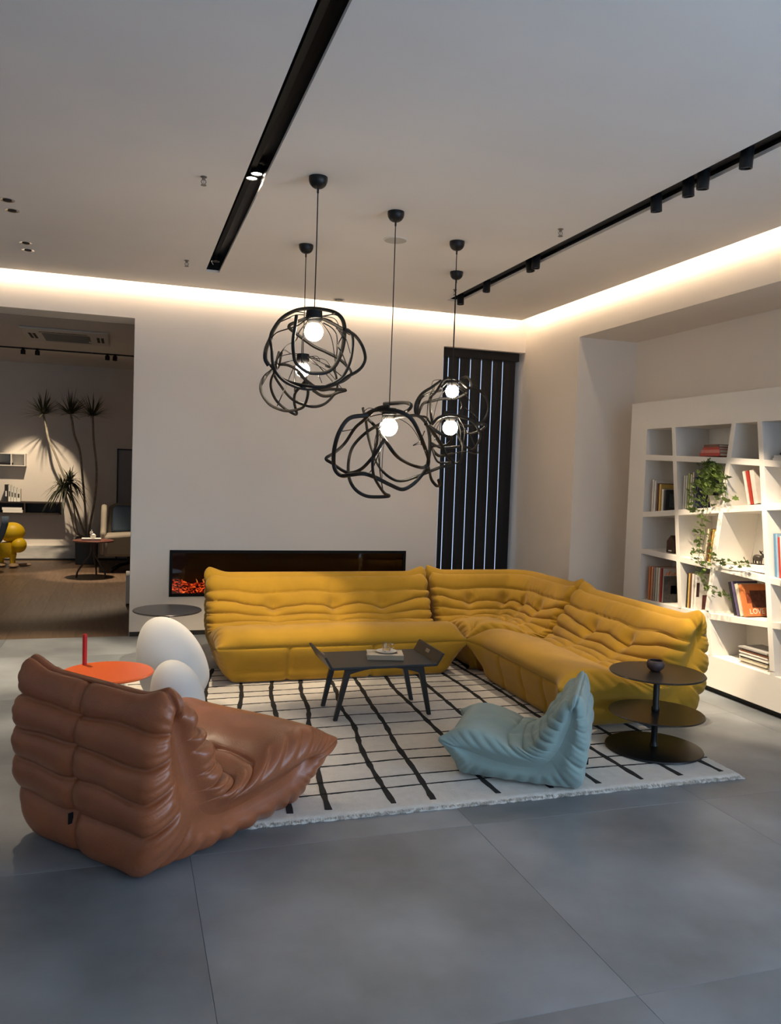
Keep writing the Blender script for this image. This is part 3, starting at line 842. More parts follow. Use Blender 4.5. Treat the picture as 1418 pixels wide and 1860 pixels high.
for (px, py, sx_, sy_) in ((1.268, 5.195, -1, 1), (1.268, 4.865, -1, -1), (1.897, 5.22, 1, 1), (1.897, 4.875, 1, -1)):
    lx, ly = px-(tx0+tx1)/2, py-(ty0+ty1)/2
    ux, uy = lx-sx_*0.075, ly-sy_*0.0+sy_*0.01
    w0, w1 = 0.013, 0.019
    MB().hexa([(lx-w0, ly-w0, 0), (lx+w0, ly-w0, 0), (lx+w0, ly+w0, 0), (lx-w0, ly+w0, 0)],
              [(ux-w1, uy-w1, zt-0.017), (ux+w1, uy-w1, zt-0.017), (ux+w1, uy+w1, zt-0.017), (ux-w1, uy+w1, zt-0.017)]).build('leg', CT, ct, bevel=0.004)
for yy in (-0.165, 0.165):     # arched rails
    m = MB(); n = 12; v = []
    for k in range(n+1):
        x = -0.25+0.5*k/n; z = zt-0.018-0.045*(abs(x)/0.25)**2-0.006
        v += [(x, yy-0.009, z), (x, yy+0.009, z), (x, yy+0.009, zt-0.017), (x, yy-0.009, zt-0.017)]
    f = []
    for k in range(n):
        for e_ in range(4): f.append((k*4+e_, k*4+(e_+1) % 4, k*4+4+(e_+1) % 4, k*4+4+e_))
    f += [(0, 3, 2, 1), (4*n, 4*n+1, 4*n+2, 4*n+3)]
    m.add(v, f).build('rail', CT, ct)

PAPER = mat('paper_pages', (0.66, 0.62, 0.54), 0.9, bump=0.2, bscale=300, stretch=(1, 1, 30))
def book(label, w, h, th, loc, rot, color, group=None, name='book', cover2=None, spine_text=None, front_text=None, text_color=(0.9, 0.88, 0.84), picture=None, rough=0.45, marks=None):
    """local: spine at x=0 facing -x, width w along +x, height h along +z, thickness th along y"""
    cm = mat('cover_%02d_%02d_%02d' % tuple(int(c*99) for c in color), color, rough, var=0.06, vscale=30)
    t = thing(name, label, 'book', loc, 0, group); t.rotation_euler = rot
    m = MB(); c_ = 0.003 if th > 0.012 else 0.0012
    m.box(0, w, -th/2, -th/2+c_, 0, h); m.box(0, w, th/2-c_, th/2, 0, h); m.box(0, c_, -th/2+c_, th/2-c_, 0, h)
    cv = m.build('cover', cm, t)
    MB().box(c_, w-0.004, -th/2+c_, th/2-c_, 0.003, h-0.003).build('pages', PAPER, t)
    if picture:
        for (x0, x1, z0, z1, pc) in picture:
            pm = mat('print_%02d_%02d_%02d' % tuple(int(c*99) for c in pc), pc, 0.5, var=0.5, vscale=40, detail=8)
            MB().box(x0*w, x1*w, -th/2-0.0006, -th/2-0.0001, z0*h, z1*h).build('cover_print', pm, cv)
    for (x0, z0, x1, z1, pc) in (marks or ()):      # brushed strokes of a painted title
        MB().hexa([(x0*w, -th/2-0.0012, z0*h), (x0*w+0.012, -th/2-0.0012, z0*h), (x0*w+0.012, -th/2-0.0002, z0*h), (x0*w, -th/2-0.0002, z0*h)],
                  [(x1*w, -th/2-0.0012, z1*h), (x1*w+0.012, -th/2-0.0012, z1*h), (x1*w+0.012, -th/2-0.0002, z1*h), (x1*w, -th/2-0.0002, z1*h)]).build('title_stroke', mat('stroke_orange', pc, 0.6), cv)
    tm = mat('ink_%02d_%02d_%02d' % tuple(int(c*99) for c in text_color), text_color, 0.6)
    if spine_text:
        text_mesh('spine_lettering', spine_text, min(th*0.62, 0.03), tm, cv, (-0.0006, 0, h*0.55), (0, math.pi/2, math.pi) , 0.0002).rotation_euler = Matrix(((0, 0, -1), (0, -1, 0), (-1, 0, 0))).transposed().to_euler()
    if front_text:
        txt, size, fx, fz, col_ = front_text
        tm2 = mat('ink_%02d_%02d_%02d' % tuple(int(c*99) for c in col_), col_, 0.6)
        text_mesh('cover_lettering', txt, size, tm2, cv, (fx*w, -th/2-0.0009, fz*h), (math.pi/2, 0, 0), 0.0002)
    return t
# book and cup on the coffee table
bk = thing('book', 'thick pale picture book lying on the black coffee table', 'book', (1.52, 5.06, tz), math.radians(-14))
MB().box(0, 0.235, -0.085, 0.085, 0, 0.003).build('cover', mat('book_pale', (0.55, 0.48, 0.36), 0.5, var=0.35, vscale=14), bk)
MB().box(0.004, 0.233, -0.083, 0.083, 0.003, 0.027).build('pages', PAPER, bk)
MB().box(0, 0.235, -0.085, 0.085, 0.027, 0.030).build('cover', mat('book_pale', (0.55, 0.48, 0.36)), bk)
MB().box(0, 0.235, -0.088, -0.085, 0, 0.030).build('spine', mat('book_spine_tan', (0.30, 0.23, 0.15), 0.5), bk)
MB().box(0.12, 0.20, -0.03, 0.055, 0.030, 0.0304).build('cover_print', mat('print_sepia', (0.22, 0.15, 0.09), 0.6, var=0.6, vscale=30), bk)
GLASS = mat('clear_glass', (0.97, 0.98, 1.0), 0.02, trans=1.0)
PORC = mat('white_porcelain', (0.78, 0.74, 0.68), 0.25)
sx_, sy_, sz_ = 1.645, 5.035, tz+0.031
sa = thing('saucer', 'small white saucer lying on the pale picture book', 'saucer', (sx_, sy_, sz_))
MB().lathe([(0.03, 0), (0.045, 0.003), (0.068, 0.009), (0.069, 0.0105), (0.045, 0.006), (0.002, 0.004)], 32).build('dish', PORC, sa, smooth=True)
cu = thing('glass_cup', 'clear glass cup with a handle standing on the white saucer', 'cup', (sx_, sy_, sz_+0.0065))
MB().lathe([(0.022, 0), (0.026, 0.004), (0.031, 0.03), (0.033, 0.055), (0.0315, 0.055), (0.0295, 0.03), (0.024, 0.006), (0.002, 0.005)], 32).build('bowl', GLASS, cu, smooth=True)
MB().tube(crom([(0.031, 0, 0.046), (0.048, 0, 0.045), (0.052, 0, 0.030), (0.043, 0, 0.017), (0.029, 0, 0.015)], 6), 0.0035, 8).build('handle', GLASS, cu, smooth=True)

# two-tier round side table by the short sofa
ST = mat('dark_bronze_metal', (0.030, 0.024, 0.020), 0.30, metallic=0.2)
stx, sty = 2.965, 3.98
st = thing('side_table', 'dark two-tier round metal side table standing before the short sofa', 'side table', (stx, sty, STZ))
MB().lathe([(0.270, 0), (0.278, 0.004), (0.274, 0.012), (0.262, 0.016), (0.03, 0.018)], 64).build('base', BLACK, st, smooth=True)
MB().lathe([(0.027, 0.016), (0.020, 0.03), (0.018, 0.05), (0.018, 0.215), (0.023, 0.222), (0.023, 0.245), (0.018, 0.252), (0.018, 0.445)], 24).build('post', BLACK, st, smooth=True)
MB().lathe([(0.022, 0.205), (0.270, 0.208), (0.272, 0.212), (0.268, 0.216), (0.019, 0.216)], 64, c=(0.008, 0.0, 0)).build('lower_shelf', ST, st, smooth=True)
MB().lathe([(0.02, 0.440), (0.268, 0.442), (0.272, 0.447), (0.268, 0.452), (0.001, 0.452)], 64, c=(0.0, 0.0, 0)).build('top', ST, st, smooth=True)
bw = thing('bowl', 'small round dark clay bowl on the two-tier side table', 'bowl', (stx+0.0, sty+0.02, STZ+0.4525))
CLAY = mat('dark_clay', (0.055, 0.035, 0.035), 0.5, var=0.3, vscale=20)
MB().lathe([(0.020, 0), (0.030, 0.004), (0.046, 0.02), (0.052, 0.040), (0.047, 0.058), (0.041, 0.064), (0.038, 0.062), (0.045, 0.04), (0.03, 0.012), (0.002, 0.008)], 32).build('body', CLAY, bw, smooth=True)

# orange disc table with a red rod
ORG = mat('orange_lacquer', srgb(232, 104, 48), 0.30)
REDM = mat('red_lacquer', srgb(190, 40, 36), 0.3)
ox, oy = -0.075, 4.63
ot = thing('side_table', 'bright orange round disc table with a red rod standing through its rim', 'side table', (ox, oy, 0))
MB().lathe([(0.02, 0.436), (0.238, 0.438), (0.244, 0.445), (0.238, 0.452), (0.001, 0.452)], 64).build('top', ORG, ot, smooth=True)
MB().lathe([(0.148, 0.0), (0.15, 0.006), (0.02, 0.012)], 48, c=(-0.125, 0.12, 0)).build('base', ORG, ot, smooth=True)
rodx, rody = -0.125, 0.175
MB().lathe([(0.0125, 0.005), (0.0125, 0.615), (0.0125, 0.622), (0.010, 0.625)], 20, c=(rodx, rody, 0)).build('rod', REDM, ot, smooth=True)

# dark round side table by the fireplace wall
dt = thing('side_table', 'dark round pedestal table beside the fireplace wall', 'side table', (0.33, 6.58, 0))
MB().lathe([(0.02, 0.432), (0.255, 0.436), (0.264, 0.443), (0.260, 0.449), (0.001, 0.450)], 64).build('top', ST, dt, smooth=True)
MB().lathe([(0.019, 0.012), (0.019, 0.436)], 20).build('post', BLACK, dt, smooth=True)
MB().lathe([(0.19, 0), (0.195, 0.006), (0.022, 0.014)], 48).build('base', BLACK, dt, smooth=True)

# two frosted white egg-shaped lamps, unlit
EGG = mat('frosted_opal_glass', (0.70, 0.69, 0.66), 0.6, spec=0.35)
def egg_lamp(label, loc, w, h, lean, rz):
    t = thing('floor_lamp', label, 'lamp', loc, rz, 'opal egg floor lamps')
    nu, nv = 48, 40; v = []; f = []
    for j in range(nv+1):
        k = j/nv; z = h*(0.5-0.5*math.cos(math.pi*k))
        zz = z/h
        r = w/2*math.sqrt(max(0, 1-((zz-0.38)/(0.38 if zz < 0.38 else 0.62))**2))**0.95
        if zz < 0.06: r = max(r, w*0.20)
        r = max(r, 0.0005)
        off = -lean*max(0, zz-0.3)**1.3
        for i in range(nu):
            a = 2*math.pi*i/nu; v.append((r*math.cos(a)+off, r*math.sin(a)*0.85, z))
    for j in range(nv):
        for i in range(nu):
            i2 = (i+1) % nu; f.append((j*nu+i, j*nu+i2, (j+1)*nu+i2, (j+1)*nu+i))
    f.append(tuple(range(nu-1, -1, -1))); f.append(tuple(nv*nu+i for i in range(nu)))
    mesh_obj('shade', v, f, EGG, t, smooth=True)
    MB().lathe([(w*0.21, -0.002), (w*0.215, 0.004), (w*0.19, 0.010)], 32).build('foot', mat('lamp_foot', (0.25, 0.25, 0.25), 0.5), t)
    return t
p = at(317, 1268, 2, 0.12); 
egg_lamp('large white opal egg-shaped floor lamp leaning behind its smaller twin', (0.325, 5.40, STZ+0.002), 0.45, 0.575, 0.15, math.radians(-10))
egg_lamp('small white opal egg-shaped floor lamp in front of its larger twin', (0.325, 4.98, STZ+0.002), 0.32, 0.39, 0.07, math.radians(-10))

# ================================================================== FIREPLACE
fp = thing('electric_fireplace', 'long black glass-fronted electric fireplace with glowing embers set in the wall', 'fireplace', ((FX0+FX1)/2, YW, FZ0))
fw, fh = (FX1-FX0)/2, FZ1-FZ0
FR = mat('fire_frame', (0.006, 0.006, 0.006), 0.7, spec=0.2)
m = MB(); b_ = 0.028
m.box(-fw, fw, -0.008, 0.02, 0, b_); m.box(-fw, fw, -0.008, 0.02, fh-b_, fh)
m.box(-fw, -fw+b_, -0.008, 0.02, b_, fh-b_); m.box(fw-b_, fw, -0.008, 0.02, b_, fh-b_)
m.build('frame', FR, fp)
FB = mat('firebox_dark', (0.010, 0.009, 0.006), 0.5, var=0.4, vscale=4)
m = MB(); m.box(-fw, fw, 0.285, 0.298, 0, fh); m.box(-fw, -fw+0.01, 0.02, 0.285, 0, fh); m.box(fw-0.01, fw, 0.02, 0.285, 0, fh)
m.box(-fw, fw, 0.02, 0.285, 0, 0.01); m.box(-fw, fw, 0.02, 0.285, fh-0.01, fh)
m.build('firebox', FB, fp)
SMOKE = mat('tinted_glass', (0.55, 0.50, 0.45), 0.03, trans=1.0, spec=0.5)
MB().box(-fw+b_, fw-b_, 0.006, 0.009, b_, fh-b_).build('glass_pane', SMOKE, fp)
# embers: procedural glow on rough coals and charred logs
em = bpy.data.materials.new('ember_glow'); em.use_nodes = True; MATS['ember_glow'] = em
nt = em.node_tree; b = nt.nodes['Principled BSDF']
b.inputs['Base Color'].default_value = (0.03, 0.012, 0.008, 1); b.inputs['Roughness'].default_value = 0.9
tc = nt.nodes.new('ShaderNodeTexCoord'); n1 = nt.nodes.new('ShaderNodeTexNoise'); n1.inputs['Scale'].default_value = 34; n1.inputs['Detail'].default_value = 6; n1.inputs['Distortion'].default_value = 1.0
rp = nt.nodes.new('ShaderNodeValToRGB'); rp.color_ramp.elements[0].position = 0.47; rp.color_ramp.elements[0].color = (0, 0, 0, 1)
rp.color_ramp.elements[1].position = 0.72; rp.color_ramp.elements[1].color = (1.0, 0.22, 0.03, 1)
e1 = rp.color_ramp.elements.new(0.58); e1.color = (0.55, 0.035, 0.008, 1)
nt.links.new(tc.outputs['Object'], n1.inputs['Vector']); nt.links.new(n1.outputs['Fac'], rp.inputs['Fac'])
nt.links.new(rp.outputs['Color'], b.inputs['Emission Color']); b.inputs['Emission Strength'].default_value = 1.9
rs = np.random.RandomState(4)
nx, ny = 160, 14; v = []; f = []
for j in range(ny+1):
    for i in range(nx+1):
        x = -fw+0.012+(2*fw-0.024)*i/nx; y = 0.03+0.24*j/ny
        z = 0.03+0.045*math.sin(math.pi*j/ny)+rs.uniform(-0.014, 0.016)+0.02*math.sin(x*9)*math.sin(x*4.3)
        v.append((x, y, max(0.012, z)))
for j in range(ny):
    for i in range(nx): f.append((j*(nx+1)+i, j*(nx+1)+i+1, (j+1)*(nx+1)+i+1, (j+1)*(nx+1)+i))
mesh_obj('ember_bed', v, f, em, fp)
for k in range(26):
    x = -fw+0.10+(2*fw-0.2)*k/25+rs.uniform(-0.03, 0.03); a = rs.uniform(-0.6, 0.6); l = rs.uniform(0.07, 0.13); y = rs.uniform(0.08, 0.2)
    c = Vector((x, y, rs.uniform(0.075, 0.11))); d_ = Vector((math.cos(a), math.sin(a)*0.6, rs.uniform(-0.35, 0.35)))*l
    MB().tube([tuple(c-d_), tuple(c-d_*0.3+Vector((0, 0, 0.008))), tuple(c+d_*0.4), tuple(c+d_)], [0.012, 0.016, 0.015, 0.010], 7).build('log', em, fp)
FLM = mat('flame', (0.2, 0.05, 0.01), 0.8, emis=(1.0, 0.30, 0.05), estr=1.1)
for k in range(40):
    x = -fw+0.08+(2*fw-0.16)*rs.rand(); h_ = rs.uniform(0.02, 0.055); z0 = 0.10; y = rs.uniform(0.14, 0.24); w_ = rs.uniform(0.004, 0.008)
    MB().tube([(x, y, z0-0.02), (x+rs.uniform(-.006, .006), y, z0+h_*0.3), (x+rs.uniform(-.01, .01), y, z0+h_*0.7), (x+rs.uniform(-.014, .014), y, z0+h_)], [w_, w_*1.0, w_*0.55, 0.0006], 6).build('flame', FLM, fp)

# ================================================================== BOOKCASE
bc = thing('bookcase', 'large white open bookcase with slanted uneven shelves built into the recess', 'bookcase', (XF, 0, 0))
TH = 0.046; DEP = XR-XF-0.004
def board(name, p0, p1, th=TH, x0=0.0, x1=DEP-0.012):
    (ya, za), (yb_, zb) = p0, p1
    d = Vector((yb_-ya, zb-za)).normalized(); n = Vector((-d.y, d.x))*th/2
    c = [(ya+n.x, za+n.y), (ya-n.x, za-n.y), (yb_-n.x, zb-n.y), (yb_+n.x, zb+n.y)]
    m = MB().hexa([(x0, *q) for q in c], [(x1, *q) for q in c])
    o = m.build(name, WHITE, bc, bevel=0.002)
    return o
YLI, YLO, YEND, ZT, ZTO = 5.997, 6.231, 2.75, 2.030, 2.262
MB().box(0, DEP, YLI, YLO, 0.045, ZTO).build('side_panel', WHITE, bc, bevel=0.002)
MB().box(0, DEP, YEND-0.2, YEND, 0.045, ZTO).build('side_panel', WHITE, bc, bevel=0.002)
MB().box(0, DEP, YEND, YLI, ZT, ZTO).build('top_panel', WHITE, bc, bevel=0.002)
MB().box(0, DEP, YEND, YLI, 0.045, 0.283).build('base_panel', WHITE, bc, bevel=0.002)
MB().box(0.04, DEP, YEND-0.2, YLO, 0, 0.045).build('plinth', PLINTH, bc)
MB().box(DEP-0.012, DEP, YEND, YLI, 0.283, ZT).build('back_panel', WHITE, bc)
DIV = [((5.644, ZT), (5.449, 0.576), (5.40, 0.283)), ((4.949, ZT), (5.132, 0.609), (5.065, 0.283)), ((4.692, ZT), (4.444, 0.309), (4.44, 0.283)),
       ((3.95, ZT), (4.10, 0.60), (4.08, 0.283)), ((3.42, ZT), (3.30, 0.60), (3.25, 0.283))]
SH = [[(YLI, 1.790), (4.969, 1.756), (4.471, 1.732), (YEND, 1.66)], [(YLI, 1.297), (5.028, 1.390), (4.45, 1.444), (YEND, 1.58-0.03)],
      [(YLI, 0.985), (5.098, 0.955), (4.412, 0.925), (YEND, 0.86)], [(YLI, 0.545), (5.129, 0.572), (4.389, 0.632), (YEND, 0.70)]]
for dv in DIV:
    for a, b in zip(dv[:-1], dv[1:]): board('divider', (a[0], a[1]+0.004), (b[0], b[1]-0.004))
for s_ in SH:
    for a, b in zip(s_[:-1], s_[1:]): board('shelf', (a[0]+0.004, a[1]), (b[0]-0.004, b[1]), x0=0.001, x1=DEP-0.013)
def shelf_z(row, y):
    if row == 5: return 0.284
    s_ = SH[row-1]
    for a, b in zip(s_[:-1], s_[1:]):
        if b[0] <= y <= a[0]: return a[1]+(b[1]-a[1])*(y-a[0])/(b[0]-a[0])+TH/2+0.001
    return 0.5
XS = XF+0.035
def stand(row, px, th, h, depth, color, label, lean=0.0, x=None, mid_py=None, **kw):
    """a book standing on a shelf, its spine centred on photo column px"""
    x = x or XS
    y = at(px, mid_py or 1000, 0, x).y
    y0, y1 = y-th/2, y+th/2
    z = max(shelf_z(row, y0), shelf_z(row, y1)) + 0.001
    if lean: z += abs(math.sin(lean))*th/2
    return book(label, depth, h, th, (x, y, z), (lean, 0, 0), color, **kw)
def lay(row, px, pytop, th, length, depth, color, label, z=None, yaw=0.0, x=None, **kw):
    x = x or XS
    y = at(px, pytop, 0, x).y
    return book(label, depth, length, th, (x, y, z+th/2), (math.pi/2, 0, yaw), color, **kw)
WH = (0.74, 0.71, 0.66); CR = (0.62, 0.55, 0.42); RD = (0.40, 0.045, 0.03); PK = (0.55, 0.20, 0.17); NV = (0.03, 0.035, 0.10); BK = (0.02, 0.02, 0.022)
OR_ = (0.60, 0.19, 0.06); LG = (0.42, 0.50, 0.16); YE = (0.60, 0.40, 0.10); BR = (0.14, 0.06, 0.035); GY = (0.35, 0.34, 0.33); BLU_ = (0.10, 0.22, 0.36)
# row 1: red books lying flat beside the slanted divider
yb0 = at(1270, 830, 0, XS).y
z = shelf_z(1, yb0)+0.002
for (c, th, ln, off, lab, tx) in ((RD, 0.024, 0.23, 0.0, 'red book at the bottom of the flat stack on the top shelf', 'ARTBOOK'), (PK, 0.024, 0.215, 0.012, 'pink book second in the flat stack on the top shelf', None),
                              (RD, 0.018, 0.185, 0.035, 'dark red book third in the flat stack on the top shelf', None), (BR, 0.022, 0.17, 0.045, 'brown book on top of the flat stack on the top shelf', None)):
    book(lab, 0.19, ln, th, (XS, yb0-off, z+th/2), (math.pi/2, 0, 0), c, text_color=(0.9, 0.85, 0.8)); z += th+0.0005
# row 2, first bay
stand(2, 1185.5, 0.016, 0.27, 0.2, WH, 'tall white spine at the end of the second shelf', mid_py=890)
stand(2, 1189.5, 0.020, 0.26, 0.2, WH, 'white spine with dark marks beside the tall white one', mid_py=890)
stand(2, 1194, 0.018, 0.235, 0.21, BR, 'brown spine between white and yellow books on the second shelf', mid_py=890)
stand(2, 1198.5, 0.022, 0.225, 0.24, YE, 'yellow topped book with its cover showing on the second shelf', mid_py=890, picture=((0.05, 0.95, 0.05, 0.85, (0.40, 0.34, 0.22)),))
stand(2, 1203.5, 0.022, 0.18, 0.22, WH, 'short white book behind the dark cover on the second shelf', mid_py=890)
stand(2, 1208, 0.020, 0.175, 0.24, BK, 'short dark covered book with a blue-grey picture on the second shelf', mid_py=890, picture=((0.15, 0.85, 0.15, 0.8, (0.06, 0.08, 0.09)),))
# row 2, second bay
for k, (px, c, th, h, lab) in enumerate(((1242, WH, 0.014, 0.27, 'first white magazine spine in the ivy bay'), (1246, WH, 0.014, 0.27, 'second white magazine spine in the ivy bay'), (1250, LG, 0.014, 0.285, 'lime green spine in the ivy bay'),
                           (1254, WH, 0.014, 0.275, 'white spine right of the lime green one'), (1258, (0.55, 0.53, 0.5), 0.014, 0.29, 'pale grey spine in the ivy bay'), (1262.5, NV, 0.022, 0.25, 'navy blue covered book behind the ivy leaves'))):
    stand(2, px, th, h, 0.22, c, lab, mid_py=890, **(dict(picture=((0.1, 0.9, 0.5, 0.9, (0.05, 0.06, 0.16)),)) if k == 5 else {}))
# row 2, third bay: leaning red and white
stand(2, 1361, 0.020, 0.25, 0.2, WH, 'white book leaning outermost beside the red one', lean=-0.30, mid_py=890)
stand(2, 1366.5, 0.024, 0.25, 0.2, RD, 'deep red book leaning between two white ones', lean=-0.29, mid_py=890)
stand(2, 1374.5, 0.040, 0.25, 0.21, (0.66, 0.60, 0.56), 'thick white book with red specks leaning beside the red one', lean=-0.27, mid_py=890, picture=((0.3, 0.8, 0.55, 0.85, (0.35, 0.08, 0.06)),))
# row 3 second bay: leaning against the slanted divider
for k, (px, c, h, lab) in enumerate(((1279, CR, 0.25, 'cream book leaning against the slanted divider under the ivy'), (1283.5, BR, 0.255, 'brown book leaning against the slanted divider'), (1288, YE, 0.25, 'ochre book leaning against the slanted divider'), (1292, WH, 0.24, 'white book leaning nearest the slanted divider'))):
    stand(3, px, 0.018, h, 0.2, c, lab, lean=0.13, mid_py=1010)
# row 4 first bay: magazines
for k, (px, c, lab) in enumerate(((1178, OR_, 'first orange magazine spine on the fourth shelf'), (1182.5, (0.62, 0.30, 0.18), 'second faded orange magazine spine on the fourth shelf'), (1187, GY, 'grey magazine spine on the fourth shelf'),
                              (1191, CR, 'cream magazine spine on the fourth shelf'), (1195, WH, 'white magazine spine on the fourth shelf'), (1199, RD, 'red magazine spine on the fourth shelf'))):
    stand(4, px, 0.017, 0.285, 0.22, c, lab, mid_py=1070)
stand(4, 1203.5, 0.016, 0.285, 0.235, GY, 'magazine with a black and white cover and orange title on the fourth shelf', mid_py=1070, picture=((0.0, 1.0, 0.0, 0.78, (0.05, 0.045, 0.045)), (0.3, 0.8, 0.25, 0.5, (0.35, 0.33, 0.31))),
      marks=[(0.04+0.115*k_, 0.80, 0.10+0.115*k_, 0.80+0.13*(0.6+0.4*math.sin(k_*2.1)), (0.62, 0.13, 0.02)) for k_ in range(8)] + [(0.05, 0.84, 0.98, 0.87, (0.62, 0.13, 0.02))])
# row 4 second bay
for px, c, th, lab in ((1247, BK, 0.012, 'black spine in the second bay of the fourth shelf'), (1250.3, YE, 0.016, 'ochre spine in the second bay of the fourth shelf'), (1253, BR, 0.012, 'dark brown spine in the second bay of the fourth shelf'), (1257, WH, 0.022, 'white spine in the second bay of the fourth shelf')):
    stand(4, px, th, 0.275, 0.21, c, lab, mid_py=1075)
stand(4, 1262.5, 0.022, 0.28, 0.235, WH, 'book with a white, black and red cover in the second bay', mid_py=1075, picture=((0.25, 1.0, 0.0, 0.40, (0.10, 0.03, 0.03)), (0.0, 0.12, 0.35, 0.75, (0.05, 0.02, 0.02)), (0.45, 0.8, 0.0, 0.16, (0.32, 0.05, 0.05))))
# row 4 third bay: leaning books
for k, (px, c, th, h, lab) in enumerate(((1336, BK, 0.022, 0.25, 'black book leaning first in the row beneath the moose figure'), (1341.5, (0.10, 0.08, 0.16), 0.022, 0.255, 'dark violet book leaning second beneath the moose figure'), (1348, CR, 0.026, 0.24, 'cream book leaning third beneath the moose figure'),
                              (1355, OR_, 0.026, 0.235, 'orange covered book lettered LOVE leaning beneath the moose figure'))):
    kw = {}
    if k == 3: kw = dict(picture=((0.30, 1.0, 0.26, 0.80, (0.09, 0.025, 0.015)), (0.12, 0.30, 0.40, 0.72, (0.30, 0.07, 0.03))), front_text=('LOVE', 0.055, 0.45, 0.14, (0.85, 0.80, 0.70)))
    stand(4, px, th, h, 0.22, c, lab, lean=-0.34, mid_py=1095, **kw)
# row 5 third bay: magazine stack
z = 0.285
cols_ = [WH, GY, CR, WH, BK, WH, (0.5, 0.45, 0.42), WH, BR, WH, GY]
names_ = ['lowest', 'second', 'third', 'fourth', 'fifth', 'sixth', 'seventh', 'eighth', 'ninth', 'tenth', 'topmost']
yb0 = at(1338, 1200, 0, XS).y
for k, c in enumerate(cols_):
    th = 0.011
    book('flat magazine on the lowest shelf, %s of its stack' % names_[k], 0.21, 0.28, th, (XS+0.01*math.sin(k*2.3)+0.01, yb0-0.008*math.sin(k*1.7)-0.012, z+th/2), (math.pi/2, 0, 0), c, name='magazine'); z += th+0.0004
# bay beyond the last slanted divider
for k, (px, c, h, lab) in enumerate(((1405, BLU_, 0.30, 'blue book standing beyond the last slanted divider'), (1409, (0.25, 0.4, 0.55), 0.30, 'light blue book standing beyond the last slanted divider'), (1413, RD, 0.28, 'red topped book beyond the last slanted divider'), (1417, WH, 0.29, 'white book at the picture end of the blue row'))):
    stand(3, px+6, 0.018, h, 0.2, c, lab if k < 3 else 'white book standing next to the red topped one', lean=-0.13, mid_py=1010)
y = at(1413, 838, 0, XS+0.05).y
z = shelf_z(1, y+0.05)-0.010
for k, (c, r_) in enumerate((((0.6, 0.58, 0.55), 0.10), ((0.5, 0.5, 0.5), 0.09))):
    book('pale flat book under the dark object on the top shelf, %s' % ('lower' if k == 0 else 'upper'), 0.18, 0.17, 0.018, (XS, y+0.0-k*0.01, z+0.012+k*0.0185), (math.pi/2, 0, 0), c)
oy_ = y-0.03
tg = thing('ornament', 'small dark coiled ornament on flat books on the top shelf', 'ornament', (XS+0.09, oy_, z+0.041))
MB().lathe([(0.035, 0), (0.045, 0.012), (0.030, 0.028), (0.012, 0.040)], 20).build('body', BLACK, tg, smooth=True)
MB().sphere((0.012, 0.0, 0.05), 0.018, nu=12, nv=8).build('knob', BLACK, tg, smooth=True)
# little house ornament, row 3
y = at(1222, 1000, 0, XS+0.05).y
z = shelf_z(3, y)+0.002
hs = thing('ornament', 'small dark wooden house-shaped ornament on the third shelf', 'ornament', (XS+0.06, y, z))
WD = mat('dark_wood', (0.05, 0.022, 0.013), 0.5, var=0.3, vscale=10)
MB().add([(-0.04,-0.05,0),(0.04,-0.05,0),(0.04,0.05,0),(-0.04,0.05,0),(-0.04,-0.05,0.095),(0.04,-0.05,0.095),(0.04,0.05,0.095),(-0.04,0.05,0.095),(-0.04,0,0.145),(0.04,0,0.145)],
         [(0,3,2,1),(0,1,5,4),(2,3,7,6),(4,5,9,8),(7,8,9,6),(1,2,6,9,5),(0,4,8,7,3)]).build('body', WD, hs, bevel=0.002)
MB().box(-0.042, -0.039, -0.02, 0.02, 0.012, 0.022).build('plaque', WHITE, hs)
# moose on white books, row 3
y = at(1370, 1030, 0, XS+0.06).y+0.03
yb0 = at(1352, 1030, 0, XS).y
z = shelf_z(3, yb0)+0.002
for k in range(3):
    book('white flat book under the moose figure, %s of three' % ('lowest', 'middle', 'top')[k], 0.22, 0.20-0.012*k, 0.013, (XS, yb0-0.004-0.004*k, z+0.0065+k*0.0135), (math.pi/2, 0, 0), WH)
z += 3*0.0135
mo = thing('figurine', 'small dark moose figurine standing on white books', 'figurine', (XS+0.10, y, z), 0)
MO = mat('cast_iron', (0.02, 0.014, 0.010), 0.5)
MB().box(-0.025, 0.025, -0.05, 0.03, 0, 0.006).build('base', MO, mo)
MB().sphere((0, -0.012, 0.048), 0.020, 0.045, 0.024, 16, 10).build('body', MO, mo, smooth=True)
for (lx, ly) in ((-0.01, -0.04), (0.01, -0.04), (-0.01, 0.015), (0.01, 0.015)):
    MB().tube([(lx, ly, 0.004), (lx, ly+0.003, 0.022), (lx, ly, 0.045)], [0.005, 0.0055, 0.009], 8).build('leg', MO, mo)
MB().tube([(0, -0.045, 0.055), (0, -0.065, 0.068), (0, -0.085, 0.060), (0, -0.095, 0.054)], [0.014, 0.012, 0.010, 0.007], 10).build('head', MO, mo, smooth=True)
for s_ in (-1, 1):
    MB().tube([(s_*0.004, -0.066, 0.075), (s_*0.020, -0.060, 0.090), (s_*0.032, -0.062, 0.105)], [0.004, 0.006, 0.003], 6).tube([(s_*0.02, -0.06, 0.09), (s_*0.024, -0.080, 0.104)], [0.005, 0.002], 6).build('antler', MO, mo)

